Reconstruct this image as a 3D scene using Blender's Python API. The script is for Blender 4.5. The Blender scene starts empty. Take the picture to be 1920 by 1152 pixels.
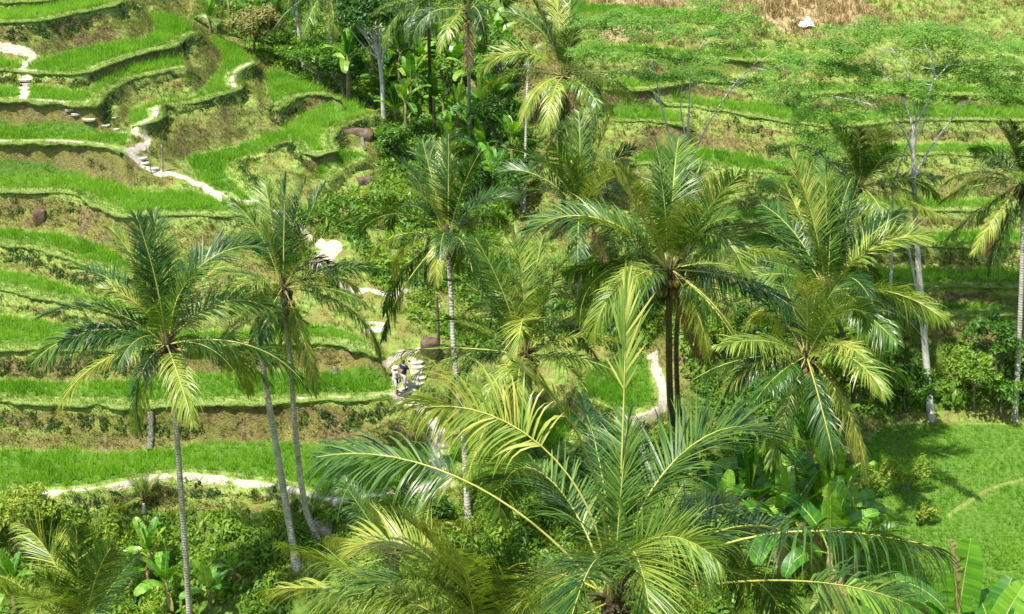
import bpy, math, random
import numpy as np
from mathutils import Vector, Matrix, Euler

# ------------------------------------------------------------------ camera, sky, sun
scene = bpy.context.scene
col = scene.collection
R = math.radians
CAM = np.array([0.0, 0.0, 50.0])
PITCH = R(24.0)
FPX = 2788.0                      # focal length in pixels of a 1920 px wide picture
cam_data = bpy.data.cameras.new("camera")
cam = bpy.data.objects.new("camera", cam_data)
col.objects.link(cam)
cam.location = CAM
cam.rotation_euler = (R(90) - PITCH, 0, 0)
cam_data.sensor_width = 36.0
cam_data.lens = FPX / 1920 * 36.0
cam_data.clip_start = 0.5
cam_data.clip_end = 2000
scene.camera = cam

SUN_EL, SUN_AZ = R(66), R(220)    # azimuth: direction TO the sun, measured from +X counter-clockwise
world = bpy.data.worlds.new("World")
scene.world = world
world.use_nodes = True
wn = world.node_tree
bg = wn.nodes["Background"]
sky = wn.nodes.new("ShaderNodeTexSky")
sky.sky_type = 'NISHITA'
sky.sun_disc = False
sky.sun_elevation = SUN_EL
sky.sun_rotation = R(90) - SUN_AZ
wn.links.new(sky.outputs[0], bg.inputs[0])
bg.inputs[1].default_value = 0.145
sd = bpy.data.lights.new("sun", 'SUN')
sd.energy = 4.8
sd.angle = R(0.53)
sd.color = (1.0, 0.965, 0.9)
sun = bpy.data.objects.new("sun", sd)
col.objects.link(sun)
sdir = Vector((math.cos(SUN_AZ) * math.cos(SUN_EL), math.sin(SUN_AZ) * math.cos(SUN_EL), math.sin(SUN_EL)))
sun.rotation_euler = sdir.to_track_quat('Z', 'Y').to_euler()
sun.location = (-30, -20, 90)
scene.view_settings.view_transform = 'Standard'
scene.view_settings.look = 'None'
scene.view_settings.gamma = 1
scene.view_settings.exposure = 0.86
scene.cycles.max_bounces = 6
scene.cycles.diffuse_bounces = 3
scene.cycles.glossy_bounces = 2
scene.cycles.transmission_bounces = 4
scene.cycles.transparent_max_bounces = 4

# ------------------------------------------------------------------ helpers
FWD = np.array([0.0, math.cos(PITCH), -math.sin(PITCH)])
UPV = np.array([0.0, math.sin(PITCH), math.cos(PITCH)])

def ray(px, py):
    return FWD + np.array([(px - 960) / FPX, 0, 0]) + UPV * ((576 - py) / FPX)

def at_h(px, py, h):
    """world point where the ray of a photo pixel meets the level h metres below the camera"""
    d = ray(px, py)
    return CAM + d * (h / -d[2])

def at_Y(px, py, Y):
    d = ray(px, py)
    return CAM + d * (Y / d[1])

def project(P):
    v = np.asarray(P, float) - CAM
    dep = v @ FWD
    return 960 + FPX * v[..., 0] / dep, 576 - FPX * (v @ UPV) / dep, dep

def tag(o, label=None, cat=None, group=None, kind=None):
    if label: o["label"] = label
    if cat: o["category"] = cat
    if group: o["group"] = group
    if kind: o["kind"] = kind
    return o

def empty(name, loc, rz=0.0):
    o = bpy.data.objects.new(name, None)
    col.objects.link(o)
    o.location = loc
    o.rotation_euler = (0, 0, rz)
    o.empty_display_size = 0.3
    return o

def link(name, me, parent=None, loc=(0, 0, 0), rot=(0, 0, 0), sc=1.0):
    o = bpy.data.objects.new(name, me)
    col.objects.link(o)
    o.location = loc
    o.rotation_euler = rot
    o.scale = (sc, sc, sc) if not hasattr(sc, '__len__') else sc
    if parent: o.parent = parent
    return o

class MB:
    """collects verts / tris / quads in numpy and writes one mesh"""
    def __init__(self):
        self.v, self.f3, self.f4, self.m3, self.m4, self.n = [], [], [], [], [], 0
    def add(self, v, f, mi=0):
        v = np.asarray(v, np.float32).reshape(-1, 3)
        f = np.asarray(f, np.int32)
        if len(f):
            if f.shape[1] == 3:
                self.f3.append(f + self.n); self.m3.append(np.full(len(f), mi, np.int32))
            else:
                self.f4.append(f + self.n); self.m4.append(np.full(len(f), mi, np.int32))
        self.v.append(v); self.n += len(v)
    def scatter(self, tv, tf, pos, rz, sc, tilt=None, mi=0, squash=None):
        """replicate a template (tv, tf) at pos with z-rotation, scale and optional tilt direction"""
        tv = np.asarray(tv, np.float32); tf = np.asarray(tf, np.int32)
        n = len(pos)
        if n == 0: return
        sc = np.broadcast_to(np.asarray(sc, np.float32).reshape(n, -1), (n, 3)) if np.ndim(sc) else np.full((n, 3), sc, np.float32)
        c, s = np.cos(rz), np.sin(rz)
        P = tv[None] * sc[:, None, :]
        x = P[..., 0] * c[:, None] - P[..., 1] * s[:, None]
        y = P[..., 0] * s[:, None] + P[..., 1] * c[:, None]
        z = P[..., 2]
        if tilt is not None:
            x = x + z * tilt[:, 0:1]; y = y + z * tilt[:, 1:2]
        V = np.stack([x, y, z], -1) + np.asarray(pos, np.float32)[:, None, :]
        F = tf[None] + (np.arange(n) * len(tv))[:, None, None]
        self.add(V.reshape(-1, 3), F.reshape(-1, tf.shape[1]), mi)
    def mesh(self, name, mats, smooth=True):
        me = bpy.data.meshes.new(name)
        V = np.concatenate(self.v) if self.v else np.zeros((0, 3), np.float32)
        f3 = np.concatenate(self.f3) if self.f3 else np.zeros((0, 3), np.int32)
        f4 = np.concatenate(self.f4) if self.f4 else np.zeros((0, 4), np.int32)
        mi = np.concatenate([*(self.m3 or [np.zeros(0, np.int32)]), *(self.m4 or [np.zeros(0, np.int32)])])
        me.vertices.add(len(V)); me.vertices.foreach_set("co", V.ravel())
        nl = f3.size + f4.size
        me.loops.add(nl)
        me.loops.foreach_set("vertex_index", np.concatenate([f3.ravel(), f4.ravel()]).astype(np.int32))
        me.polygons.add(len(f3) + len(f4))
        ls = np.concatenate([np.arange(len(f3)) * 3, f3.size + np.arange(len(f4)) * 4]).astype(np.int32)
        me.polygons.foreach_set("loop_start", ls)
        me.polygons.foreach_set("material_index", mi)
        me.update(calc_edges=True)
        me.polygons.foreach_set("use_smooth", np.full(len(me.polygons), smooth))
        for m in (mats if isinstance(mats, (list, tuple)) else [mats]): me.materials.append(m)
        return me

def tube(mb, pts, rad, n=6, mi=0, cap=True):
    pts = np.asarray(pts, float); k = len(pts)
    rad = np.broadcast_to(rad, (k,))
    t = np.gradient(pts, axis=0); t /= np.linalg.norm(t, axis=1)[:, None] + 1e-9
    ref = np.array([0.0, 0, 1.0]) if abs(t[:, 2]).mean() < 0.8 else np.array([1.0, 0, 0])
    a = np.cross(t, ref); a /= np.linalg.norm(a, axis=1)[:, None] + 1e-9
    b = np.cross(t, a)
    th = np.arange(n) * 2 * math.pi / n
    V = pts[:, None] + rad[:, None, None] * (a[:, None] * np.cos(th)[None, :, None] + b[:, None] * np.sin(th)[None, :, None])
    i = np.arange(k - 1)[:, None] * n; j = np.arange(n)[None]; j2 = (j + 1) % n
    F = np.stack([i + j, i + j2, i + n + j2, i + n + j], -1).reshape(-1, 4)
    mb.add(V.reshape(-1, 3), F, mi)
    if cap:
        base = mb.n - k * n
        mb.v.append(pts[-1:].astype(np.float32)); mb.n += 1
        q = base + (k - 1) * n
        f = np.stack([q + np.arange(n), q + (np.arange(n) + 1) % n, np.full(n, mb.n - 1)], -1)
        mb.f3.append(f.astype(np.int32)); mb.m3.append(np.full(n, mi, np.int32))

def catmull(P, step):
    P = np.asarray(P, float)
    if len(P) < 3:
        n = max(2, int(np.linalg.norm(P[1] - P[0]) / step)); t = np.linspace(0, 1, n)[:, None]
        return P[0] * (1 - t) + P[1] * t
    Q = np.vstack([2 * P[0] - P[1], P, 2 * P[-1] - P[-2]]); out = []
    for i in range(1, len(Q) - 2):
        n = max(2, int(np.linalg.norm(Q[i + 1] - Q[i]) / step))
        t = np.linspace(0, 1, n, endpoint=False)[:, None]
        out.append(0.5 * (2 * Q[i] + (Q[i + 1] - Q[i - 1]) * t + (2 * Q[i - 1] - 5 * Q[i] + 4 * Q[i + 1] - Q[i + 2]) * t * t
                          + (-Q[i - 1] + 3 * Q[i] - 3 * Q[i + 1] + Q[i + 2]) * t ** 3))
    return np.vstack(out + [Q[-2:-1]])

def vnoise(x, y, s, seed=0):
    """smooth value noise on the ground plane, 0..1"""
    x = np.asarray(x, float) / s + seed * 17.3; y = np.asarray(y, float) / s + seed * 9.1
    xi, yi = np.floor(x), np.floor(y); fx, fy = x - xi, y - yi
    fx = fx * fx * (3 - 2 * fx); fy = fy * fy * (3 - 2 * fy)
    def hsh(a, b):
        v = np.sin(a * 127.1 + b * 311.7 + seed * 74.7) * 43758.5453
        return v - np.floor(v)
    return (hsh(xi, yi) * (1 - fx) + hsh(xi + 1, yi) * fx) * (1 - fy) + (hsh(xi, yi + 1) * (1 - fx) + hsh(xi + 1, yi + 1) * fx) * fy

# ------------------------------------------------------------------ terrain: the rice terraces
# every paddy: front edge and back edge as photo pixels, turned into ground points on its own level
PAD = {
 'L0': ([(-70,932),(0,929),(85,931),(200,918),(290,901),(380,898),(460,906),(540,921),(620,943),(700,933),(790,920),(812,912)],
        [(-70,849),(0,846),(130,848),(270,848),(340,839),(440,831),(600,833),(700,842),(790,846),(803,862)]),
 'L1': ([(-70,750),(0,755),(150,760),(300,764),(400,761),(470,756),(600,752),(700,748),(742,741)],
        [(-70,708),(0,713),(150,716),(230,713),(440,701),(600,699),(700,702),(735,705)]),
 'L2': ([(-70,655),(0,657),(150,659),(300,655),(450,648),(590,643),(650,650),(700,667),(722,668)],
        [(-70,586),(0,591),(70,599),(140,611),(250,618),(430,622),(560,612),(640,615),(690,640)]),
 'L3': ([(-70,535),(0,545),(60,555),(120,566),(200,585),(300,600),(360,600)],
        [(-70,500),(0,508),(67,516),(123,536),(200,560),(300,578),(350,585)]),
 'L4': ([(-70,450),(0,458),(83,471),(150,494),(210,515),(240,522)],
        [(-70,425),(0,429),(117,440),(187,460),(225,480),(250,500)]),
 'L5': ([(-70,352),(0,358),(130,365),(180,386),(230,404),(300,404),(430,404),(500,400)],
        [(-70,320),(0,325),(120,331),(200,341),(260,359),(367,362),(425,372),(480,384)]),
 'L6': ([(-70,266),(0,268),(133,271),(200,277),(232,288)],
        [(-70,241),(0,243),(130,247),(200,251),(248,247)]),
 'L7': ([(-70,190),(0,190),(75,193),(150,197),(180,196),(192,180),(233,154),(283,141),(320,133),(350,127)],
        [(-70,162),(30,164),(110,166),(165,172),(173,163),(200,147),(250,129),(300,114),(343,106)]),
 'L9': ([(-70,135),(0,134),(60,137),(150,139),(212,118),(275,98),(325,88),(345,72),(368,63)],
        [(-70,110),(0,110),(50,122),(110,103),(200,84),(268,77),(288,52),(276,28),(330,32),(362,52)]),
 'L10': ([(-70,40),(0,43),(60,41),(133,27),(200,14),(245,-2)],
        [(-70,16),(0,20),(100,8),(180,0),(235,-14)]),
 'L11': ([(-70,5),(0,6),(80,1),(160,-12)],
        [(-70,-20),(0,-22),(80,-28),(150,-34)]),
 'R1': ([(247,239),(264,238),(282,229),(302,221),(300,210),(305,201),(350,196),(395,184),(440,171),(450,164),(442,150),(447,136),(480,119)],
        [(236,226),(245,206),(275,196),(300,191),(355,184),(388,156),(416,116),(393,80),(408,70),(460,96),(482,110)]),
 'R2': ([(415,368),(440,383),(495,378),(473,351),(448,326),(455,306),(500,289),(545,270)],
        [(370,345),(353,310),(352,294),(433,278),(500,254),(527,250),(548,262)]),
 'R3': ([(549,270),(568,290),(627,285),(622,262),(637,241),(662,229),(703,219)],
        [(540,256),(533,242),(575,212),(625,195),(655,187),(690,203)]),
 'R4': ([(520,207),(540,192),(570,180),(612,178),(645,188)],
        [(503,185),(494,134),(540,137),(600,162),(640,182)]),
 'R5': ([(612,346),(640,322),(688,301)],
        [(588,328),(600,308),(640,282),(684,288)]),
 'T0': ([(1660,598),(1740,593),(1830,592),(1990,602)],
        [(1660,588),(1740,578),(1830,573),(1990,585)]),
 'T1': ([(1300,566),(1400,556),(1500,548),(1640,541),(1740,539),(1920,542),(1990,542)],
        [(1310,540),(1400,530),(1500,515),(1640,504),(1740,502),(1920,510),(1990,510)]),
 'T2': ([(1300,482),(1500,471),(1640,466),(1740,465),(1920,466),(1990,466)],
        [(1310,458),(1500,444),(1640,436),(1740,434),(1920,434),(1990,434)]),
 'T3': ([(1370,420),(1500,409),(1680,398),(1780,398),(1920,393),(1990,392)],
        [(1380,398),(1500,386),(1680,374),(1780,374),(1920,375),(1990,374)]),
 'T4': ([(1580,300),(1660,293),(1760,292),(1880,294),(1990,296)],
        [(1590,280),(1660,273),(1760,271),(1880,272),(1990,276)]),
 'C6': ([(1180,312),(1290,305),(1400,323),(1476,328)],
        [(1190,290),(1290,282),(1380,287),(1476,314)]),
 'TL': ([(1140,227),(1200,230),(1290,238)],
        [(1145,207),(1200,206),(1285,217)]),
 'T5': ([(1205,198),(1290,200),(1340,208),(1420,220),(1480,233),(1570,239),(1650,232),(1720,226),(1920,228),(1990,228)],
        [(1210,184),(1290,187),(1410,195),(1520,212),(1580,216),(1650,210),(1720,205),(1920,204),(1990,204)]),
 'T6': ([(1480,181),(1530,178),(1660,173),(1760,178),(1920,182),(1990,182)],
        [(1480,168),(1530,164),(1660,160),(1760,163),(1920,167),(1990,167)]),
 'T7': ([(1110,170),(1210,168),(1300,156),(1400,155),(1460,158)],
        [(1115,150),(1210,148),(1300,141),(1400,142),(1460,147)]),
 'T8': ([(1075,106),(1180,104),(1300,110),(1500,117)],
        [(1080,88),(1180,88),(1300,95),(1500,101)]),
 'T9': ([(1060,34),(1180,38),(1280,42),(1370,48)],
        [(1060,8),(1180,13),(1280,21),(1370,30)]),
 'D1': ([(1075,745),(1130,775),(1185,788),(1236,768)],
        [(1090,715),(1120,690),(1205,672),(1226,715)]),
 'D2': ([(838,880),(850,905),(880,908),(960,902),(1060,856),(1105,806)],
        [(840,838),(875,800),(960,772),(1060,776),(1098,796)]),
 'E':  ([(1560,1010),(1530,1200),(1560,1330)],
        [(1600,890),(1625,830),(1660,800),(1745,792),(1920,792),(2040,796)]),
}
E_RIGHT = [(2120,900),(2150,1330)]
# wall between two paddies: (lower, foot pixel, upper, top pixel, run per rise)
LINKS = [
 ('L0',(300,845),'L1',(300,764),.35), ('L1',(80,714),'L2',(80,658),.35), ('L2',(60,598),'L3',(60,556),1.1),
 ('L3',(60,515),'L4',(60,468),1.0), ('L4',(60,434),'L5',(60,361),.5), ('L5',(60,329),'L6',(60,270),.4),
 ('L6',(60,245),'L7',(60,193),.6), ('L7',(90,166),'L9',(90,138),.6), ('L7',(270,125),'L9',(270,100),.4),
 ('L9',(100,105),'L10',(100,34),.8), ('L10',(20,19),'L11',(20,6),.5),
 ('R1',(300,191),'L7',(300,137),.7), ('R2',(433,278),'R1',(410,180),.9), ('L5',(367,362),'R2',(367,345),.5),
 ('R2',(540,262),'R3',(548,258),.5), ('R3',(580,210),'R4',(575,181),.4), ('R5',(640,283),'R3',(640,250),.5),
 ('T0',(1740,578),'T1',(1740,541),.5), ('T1',(1740,502),'T2',(1740,466),.5), ('T2',(1740,434),'T3',(1740,398),.5),
 ('T3',(1740,374),'T4',(1740,293),1.2), ('T4',(1800,272),'T5',(1800,227),.8), ('T5',(1560,215),'T6',(1560,178),.5),
 ('T5',(1400,195),'T7',(1400,157),.9), ('T7',(1180,149),'T8',(1180,105),.9), ('T8',(1180,88),'T9',(1180,39),1.1),
 ('C6',(1350,285),'T5',(1350,209),1.0), ('TL',(1250,213),'T5',(1250,199),.5),
 ('E',(1740,795),'T0',(1740,594),.75),
]
ANCHOR = {'L1': 36.7, 'D1': 37.2, 'D2': 38.4, 'E': 39.0}
names = list(PAD)
idx = {n: i for i, n in enumerate(names)}
A, b = [], []
def ccot(p):
    d = ray(*p); return math.hypot(d[0], d[1]) / -d[2]
for lo, pf, up, pt, r in LINKS:
    row = np.zeros(len(names)); row[idx[up]] = 1; row[idx[lo]] = -1
    A.append(row); b.append(math.log((ccot(pf) + r) / (ccot(pt) + r)))
for k, hv in ANCHOR.items():
    row = np.zeros(len(names)); row[idx[k]] = 10; A.append(row); b.append(10 * math.log(hv))
LV = dict(zip(names, np.exp(np.linalg.lstsq(np.array(A), np.array(b), rcond=None)[0])))

# loose ground between the paddies: photo pixel and level below the camera
CTRL_PX = [
 (620,480,33.5),(715,550,34.5),(800,570,34.8),(700,610,35.4),(640,540,34.4),(690,440,33.2),(690,360,32.6),(620,400,32.4),
 (775,690,36.2),(760,722,36.6),(745,742,36.75),(740,662,35.6),(800,765,37.9),(850,700,36.9),(900,620,36.2),(960,560,35.8),(1060,480,34.5),
 (1150,420,33.0),(1250,400,32.6),(1300,640,36.8),(1228,668,37.15),(1300,760,38.0),(1185,800,37.7),(1420,700,37.5),(1500,830,39.0),
 (1450,610,35.6),(1350,630,36.3),(1100,920,40.6),(1300,900,41.0),(900,970,41.0),(700,1010,42.0),(300,1060,43.0),(0,1100,43.6),
 (600,1100,44.0),(812,850,38.75),(818,880,38.8),(820,905,38.9),(1560,800,38.6),(1600,900,39.3),(1450,1000,41.5),(1700,640,36.4),(1850,650,36.2),
 (1750,742,38.8),(1900,740,38.7),(1620,740,38.6),(455,205,29.3),(420,240,29.6),(560,400,32.0),(540,440,33.0),(300,480,32.9),(330,540,33.9),(450,540,34.2),
 (1750,120,25.8),(1880,110,25.6),(1880,150,26.0),(1700,60,24.4),(1450,60,24.6),(1350,245,29.0),(1620,330,30.5),(1000,250,31.0),(1040,160,28.2),(1000,60,25.5),
]
CTRL_W = [
 (-9,106,32.5),(-3,100,33.5),(-17,121,31),(-14,130,29),(-5,118,30.5),(0,108,31),(3,101,30.2),(-22,136,26),(-4,93,34.5),(0,88,35.2),(-1,82,36),
 (-12,113,32.2),(-8,124,29.5),
 (-60,70,38.5),(-60,85,31),(-65,100,26),(-70,120,21),(60,70,37.5),(62,85,31),(65,100,26),(70,120,20),(30,113,21),(10,113,22.3),(50,116,20),
 (0,150,14),(60,150,12),(-60,150,14),(-34,118,21),(-32,135,18),(0,200,6),(120,120,18),(-120,120,18),(120,220,0),(-120,220,0),(0,260,0),
 (-70,60,42),(-40,58,42.5),(-20,58,42.8),(0,57,43),(-70,50,45),(-40,50,45.5),(-15,49,46),(5,48,45),(-70,40,45),(-30,40,45),(0,40,44),
 (15,36,42),(30,36,40.5),(60,44,40),(75,60,38.5),(-60,28,37),(-20,28,36.5),(10,27,35.5),(40,27,35.5),(-60,14,20),(-15,14,20),(15,14,20),(50,14,20),
 (-60,2,3),(-15,2,2.2),(15,2,2.2),(50,2,3),(-60,-20,1.5),(0,-20,1.5),(60,-20,1.5),(-120,0,4),(120,0,4),(-120,60,42),(120,60,38),(-120,-40,1),(120,-40,1),
]
STEP = 0.15
gx = np.concatenate([np.linspace(-140, -46.5, 30), np.arange(-46, 46.01, STEP), np.linspace(46.5, 140, 30)])
gy = np.concatenate([np.linspace(-40, 44, 60), np.arange(45, 122.01, STEP), np.linspace(122.6, 260, 50)])
GX, GY = np.meshgrid(gx, gy)                # [iy, ix]

paddies = {}
tps = [at_h(x, y, h)[:2].tolist() + [h] for x, y, h in CTRL_PX] + [list(c) for c in CTRL_W]
for n in names:
    f, bk = PAD[n]; h = LV[n]
    F = np.array([at_h(*p, h)[:2] for p in f]); B = np.array([at_h(*p, h)[:2] for p in bk])
    if n == 'E':
        Rr = np.array([at_h(*p, h)[:2] for p in E_RIGHT])
        F3 = catmull(F, .4); B3 = catmull(B, .4)
        poly = np.vstack([F3[::-1], B3, Rr]); Fd = F3
    else:
        Fd = catmull(F, .35); Bd = catmull(B, .35)
        # slight irregularity so that hand-cut edges wander
        wob = lambda P, s: P + np.stack([np.zeros(len(P)), (vnoise(P[:, 0], P[:, 1], 1.7, s) - .5) * .35], -1)
        Fd, Bd = wob(Fd, 3), wob(Bd, 8)
        poly = np.vstack([Fd, Bd[::-1]])
    paddies[n] = dict(h=h, poly=poly, front=Fd)
    for P in poly[::6]: tps.append([P[0], P[1], h])
tps = np.array(tps)
def U(r2): return np.where(r2 > 1e-9, r2 * np.log(r2 + 1e-12), 0) * .5
nT = len(tps)
K = U(((tps[:, None, :2] - tps[None, :, :2]) ** 2).sum(-1)) + np.eye(nT) * 3.0
Pm = np.c_[np.ones(nT), tps[:, :2]]
sol = np.linalg.solve(np.block([[K, Pm], [Pm.T, np.zeros((3, 3))]]), np.r_[tps[:, 2], 0, 0, 0])
cx = np.arange(-142, 143, 2.0); cy = np.arange(-42, 263, 2.0)
CX, CY = np.meshgrid(cx, cy)
Hc = np.zeros(CX.size); q = np.c_[CX.ravel(), CY.ravel()]
for s in range(0, len(q), 4000):
    qq = q[s:s + 4000]
    Hc[s:s + 4000] = U(((qq[:, None] - tps[None, :, :2]) ** 2).sum(-1)) @ sol[:nT] + sol[nT] + qq @ sol[nT + 1:]
Hc = Hc.reshape(CX.shape)

def interp(xs, ys, Z, x, y):
    ix = np.clip(np.searchsorted(xs, x) - 1, 0, len(xs) - 2); iy = np.clip(np.searchsorted(ys, y) - 1, 0, len(ys) - 2)
    fx = np.clip((x - xs[ix]) / (xs[ix + 1] - xs[ix]), 0, 1); fy = np.clip((y - ys[iy]) / (ys[iy + 1] - ys[iy]), 0, 1)
    return (Z[iy, ix] * (1 - fx) + Z[iy, ix + 1] * fx) * (1 - fy) + (Z[iy + 1, ix] * (1 - fx) + Z[iy + 1, ix + 1] * fx) * fy

def smooth_c(Z):   # cubic-ish smoothing of the coarse base
    return Z
BASE = interp(cx, cy, Hc, GX, GY)

def seg_dist(px, py, line):
    d = np.full(px.shape, 1e9)
    a = line[:-1]; c = line[1:]
    for (ax, ay), (bx, by) in zip(a, c):
        vx, vy = bx - ax, by - ay; L = vx * vx + vy * vy + 1e-12
        t = np.clip(((px - ax) * vx + (py - ay) * vy) / L, 0, 1)
        d = np.minimum(d, (px - ax - t * vx) ** 2 + (py - ay - t * vy) ** 2)
    return np.sqrt(d)
def inside(px, py, poly):
    r = np.zeros(px.shape, bool); j = len(poly) - 1
    for i in range(len(poly)):
        xi, yi = poly[i]; xj, yj = poly[j]
        if yi != yj:
            r ^= ((yi > py) != (yj > py)) & (px < (xj - xi) * (py - yi) / (yj - yi) + xi)
        j = i
    return r

sh = GX.shape
FIX = np.zeros(sh, bool); LEV = np.full(sh, 1e9)
SD = np.full(sh, 9.0)        # distance outside the nearest paddy (negative inside)
FD = np.full(sh, 9.0)        # distance to the nearest front edge
PID = np.full(sh, -1, int)
FLEV = np.zeros(sh)             # level of the front edge nearest to each point
for k, n in enumerate(names):
    P = paddies[n]; poly = P['poly']; m = 3.0
    ix0, ix1 = np.searchsorted(gx, [poly[:, 0].min() - m, poly[:, 0].max() + m]); iy0, iy1 = np.searchsorted(gy, [poly[:, 1].min() - m, poly[:, 1].max() + m])
    sx = slice(ix0, ix1); sy = slice(iy0, iy1)
    X, Y = GX[sy, sx], GY[sy, sx]
    if X.size == 0: continue
    ins = inside(X, Y, poly)
    d = seg_dist(X, Y, np.vstack([poly, poly[:1]])); sdv = np.where(ins, -d, d)
    fdv = seg_dist(X, Y, P['front'])
    lv = LEV[sy, sx]; up = ins & (P['h'] < lv)
    LEV[sy, sx] = np.where(up, P['h'], lv); FIX[sy, sx] |= ins
    PID[sy, sx] = np.where(up, k, PID[sy, sx])
    o = SD[sy, sx]; SD[sy, sx] = np.where(up, sdv, np.where(ins, o, np.where(o > 0, np.minimum(o, sdv), o)))
    # front-edge distance counts where the point lies inside this paddy or just below its edge
    o = np.where(up, 9.0, FD[sy, sx]); ok = (up | ~FIX[sy, sx]) & (fdv < o)
    FLEV[sy, sx] = np.where(ok, P['h'], FLEV[sy, sx]); FD[sy, sx] = np.where(ok, fdv, o)
# screened relaxation of the difference between paddies and the base
def relax(u, fix, target, h, Ls, it):
    k = 1.0 / (4 + (h / Ls) ** 2)
    for _ in range(it):
        p = np.pad(u, 1, mode='edge')
        u = k * (p[:-2, 1:-1] + p[2:, 1:-1] + p[1:-1, :-2] + p[1:-1, 2:])
        u[fix] = target[fix]
    return u
res = np.where(FIX, LEV - BASE, 0.0)
fx0, fx1 = np.searchsorted(gx, [-46.01, 46.01]); fy0, fy1 = np.searchsorted(gy, [44.99, 122.02])
rs = res[fy0:fy1, fx0:fx1]; fs = FIX[fy0:fy1, fx0:fx1]
c4 = relax(rs[::4, ::4].copy(), fs[::4, ::4], rs[::4, ::4], STEP * 4, 4.0, 250)
yy = np.arange(rs.shape[0]) / 4; xx = np.arange(rs.shape[1]) / 4
XX, YY = np.meshgrid(xx, yy)
u = interp(np.arange(c4.shape[1]), np.arange(c4.shape[0]), c4, XX, YY); u[fs] = rs[fs]
u = relax(u, fs, rs, STEP, 4.0, 160)
res[fy0:fy1, fx0:fx1] = u
for _ in range(2):                       # soften the grid's staircase along diagonal edges
    q = np.pad(u + BASE[fy0:fy1, fx0:fx1], 1, mode='edge'); hs = sum(q[a:a + u.shape[0], c:c + u.shape[1]] for a in range(3) for c in range(3)) / 9
    u = hs - BASE[fy0:fy1, fx0:fx1]
res[fy0:fy1, fx0:fx1] = u
H = BASE + res
# taper at the border of the fine area is tiny because the relaxation is screened
BANK = np.clip(SD / .5, 0, 1) * (~FIX)
LEDGE = np.zeros(sh)
Z = CAM[2] - H
# rough banks, soft bumps on the wild ground, raised bund on the front edges
rough = (vnoise(GX, GY, .55, 1) - .5) * .22 + (vnoise(GX, GY, 1.6, 2) - .5) * .5 + (vnoise(GX, GY, 4.5, 5) - .5) * .8 * np.clip((SD - 1) / 3, 0, 1)
Z = Z + rough * BANK
bund = np.exp(-(FD / .5) ** 2) * (FIX | (SD < .3))
Z = Z - (.12 + .5 * vnoise(GX, GY, 1.3, 77)) * np.exp(-((FD - .2) / .42) ** 2) * np.clip((SD - .02) / .12, 0, 1) * (~FIX) * np.clip((H - FLEV - .02) / .2, 0, 1)   # undercut below the lip
Z = Z + bund * .16 * (0.8 + .4 * vnoise(GX, GY, 1.1, 6))
gyx, gxx = np.gradient(Z[fy0:fy1, fx0:fx1], STEP)
SLOPE = np.zeros(sh); SLOPE[fy0:fy1, fx0:fx1] = np.hypot(gyx, gxx)

def gz(x, y): return interp(gx, gy, Z, np.asarray(x, float), np.asarray(y, float))
def attr(Zf, x, y): return interp(gx, gy, Zf, np.asarray(x, float), np.asarray(y, float))
def ground(px, py):
    """first terrain point along the ray of a photo pixel"""
    d = ray(px, py); t = np.arange(30, 260, .1); P = CAM + d * t[:, None]
    below = P[:, 2] < gz(P[:, 0], P[:, 1])
    i = np.argmax(below) if below.any() else len(t) - 1
    return Vector(P[i])

# paths: traced centre lines and widths in metres
PATHS = [
 ([(0,92),(40,98),(62,106),(48,118),(45,132),(62,135)], .42), ([(48,134),(48,150),(46,168),(44,186)], .5),
 ([(70,189),(120,191),(186,196)], .22),
 ([(292,203),(290,218),(265,236),(250,240),(258,255),(276,265),(262,278),(240,290)], .38),
 ([(240,290),(258,300),(272,312),(295,325),(345,332),(368,345),(400,362),(418,372)], .48),
 ([(0,266),(100,268),(180,271),(232,286)], .12),
 ([(478,119),(452,128),(438,140),(436,155),(440,164)], .25),
 ([(418,372),(470,378),(500,384),(560,425),(600,455),(622,478)], .5), ([(628,462),(615,480),(600,496)], 1.1),
 ([(600,496),(640,535),(690,545),(716,552)], .4), ([(716,552),(790,556),(820,575)], .4),
 ([(700,606),(722,612),(690,622)], .4), ([(700,664),(760,662),(800,655)], .3),
 ([(85,929),(200,916),(290,899),(380,896),(460,904),(540,918),(610,938)], .3), ([(610,938),(640,940),(700,930),(790,918),(850,911)], .35),
 ([(745,742),(765,752),(800,775),(820,800),(826,826),(818,850),(822,880),(835,912)], .8),
 ([(742,741),(770,728),(782,700),(780,684),(772,676)], .55), ([(560,751),(640,748),(742,741)], .18),
 ([(1215,672),(1228,668),(1226,690),(1240,720),(1243,750),(1230,775),(1190,792)], .34),
]
PD = np.full(sh, 9.0)
path_lines = []
for pts, w in PATHS:
    G = np.array([ground(*p)[:2] for p in pts]); G = catmull(G, .3); path_lines.append((G, w))
    m = 2.0
    ix0, ix1 = np.searchsorted(gx, [G[:, 0].min() - m, G[:, 0].max() + m]); iy0, iy1 = np.searchsorted(gy, [G[:, 1].min() - m, G[:, 1].max() + m])
    sy, sx = slice(iy0, iy1), slice(ix0, ix1)
    d = seg_dist(GX[sy, sx], GY[sy, sx], G) - w * .5
    zl = np.median([gz(*g) for g in G[:1]])
    # a path keeps to its own level: it does not run down the wall below it
    Xs, Ys = GX[sy, sx], GY[sy, sx]
    zn = np.full(Xs.shape, 0.0); best = np.full(Xs.shape, 1e9); gzl = gz(G[:, 0], G[:, 1])
    for (ax, ay), zz in zip(G, gzl):
        q2 = (Xs - ax) ** 2 + (Ys - ay) ** 2; mk = q2 < best; best = np.where(mk, q2, best); zn = np.where(mk, zz, zn)
    d = d + np.clip(np.abs(Z[sy, sx] - zn) - .28, 0, 9) * 1.5
    PD[sy, sx] = np.minimum(PD[sy, sx], d)
PD = PD + (vnoise(GX, GY, .5, 9) - .5) * .3
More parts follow.
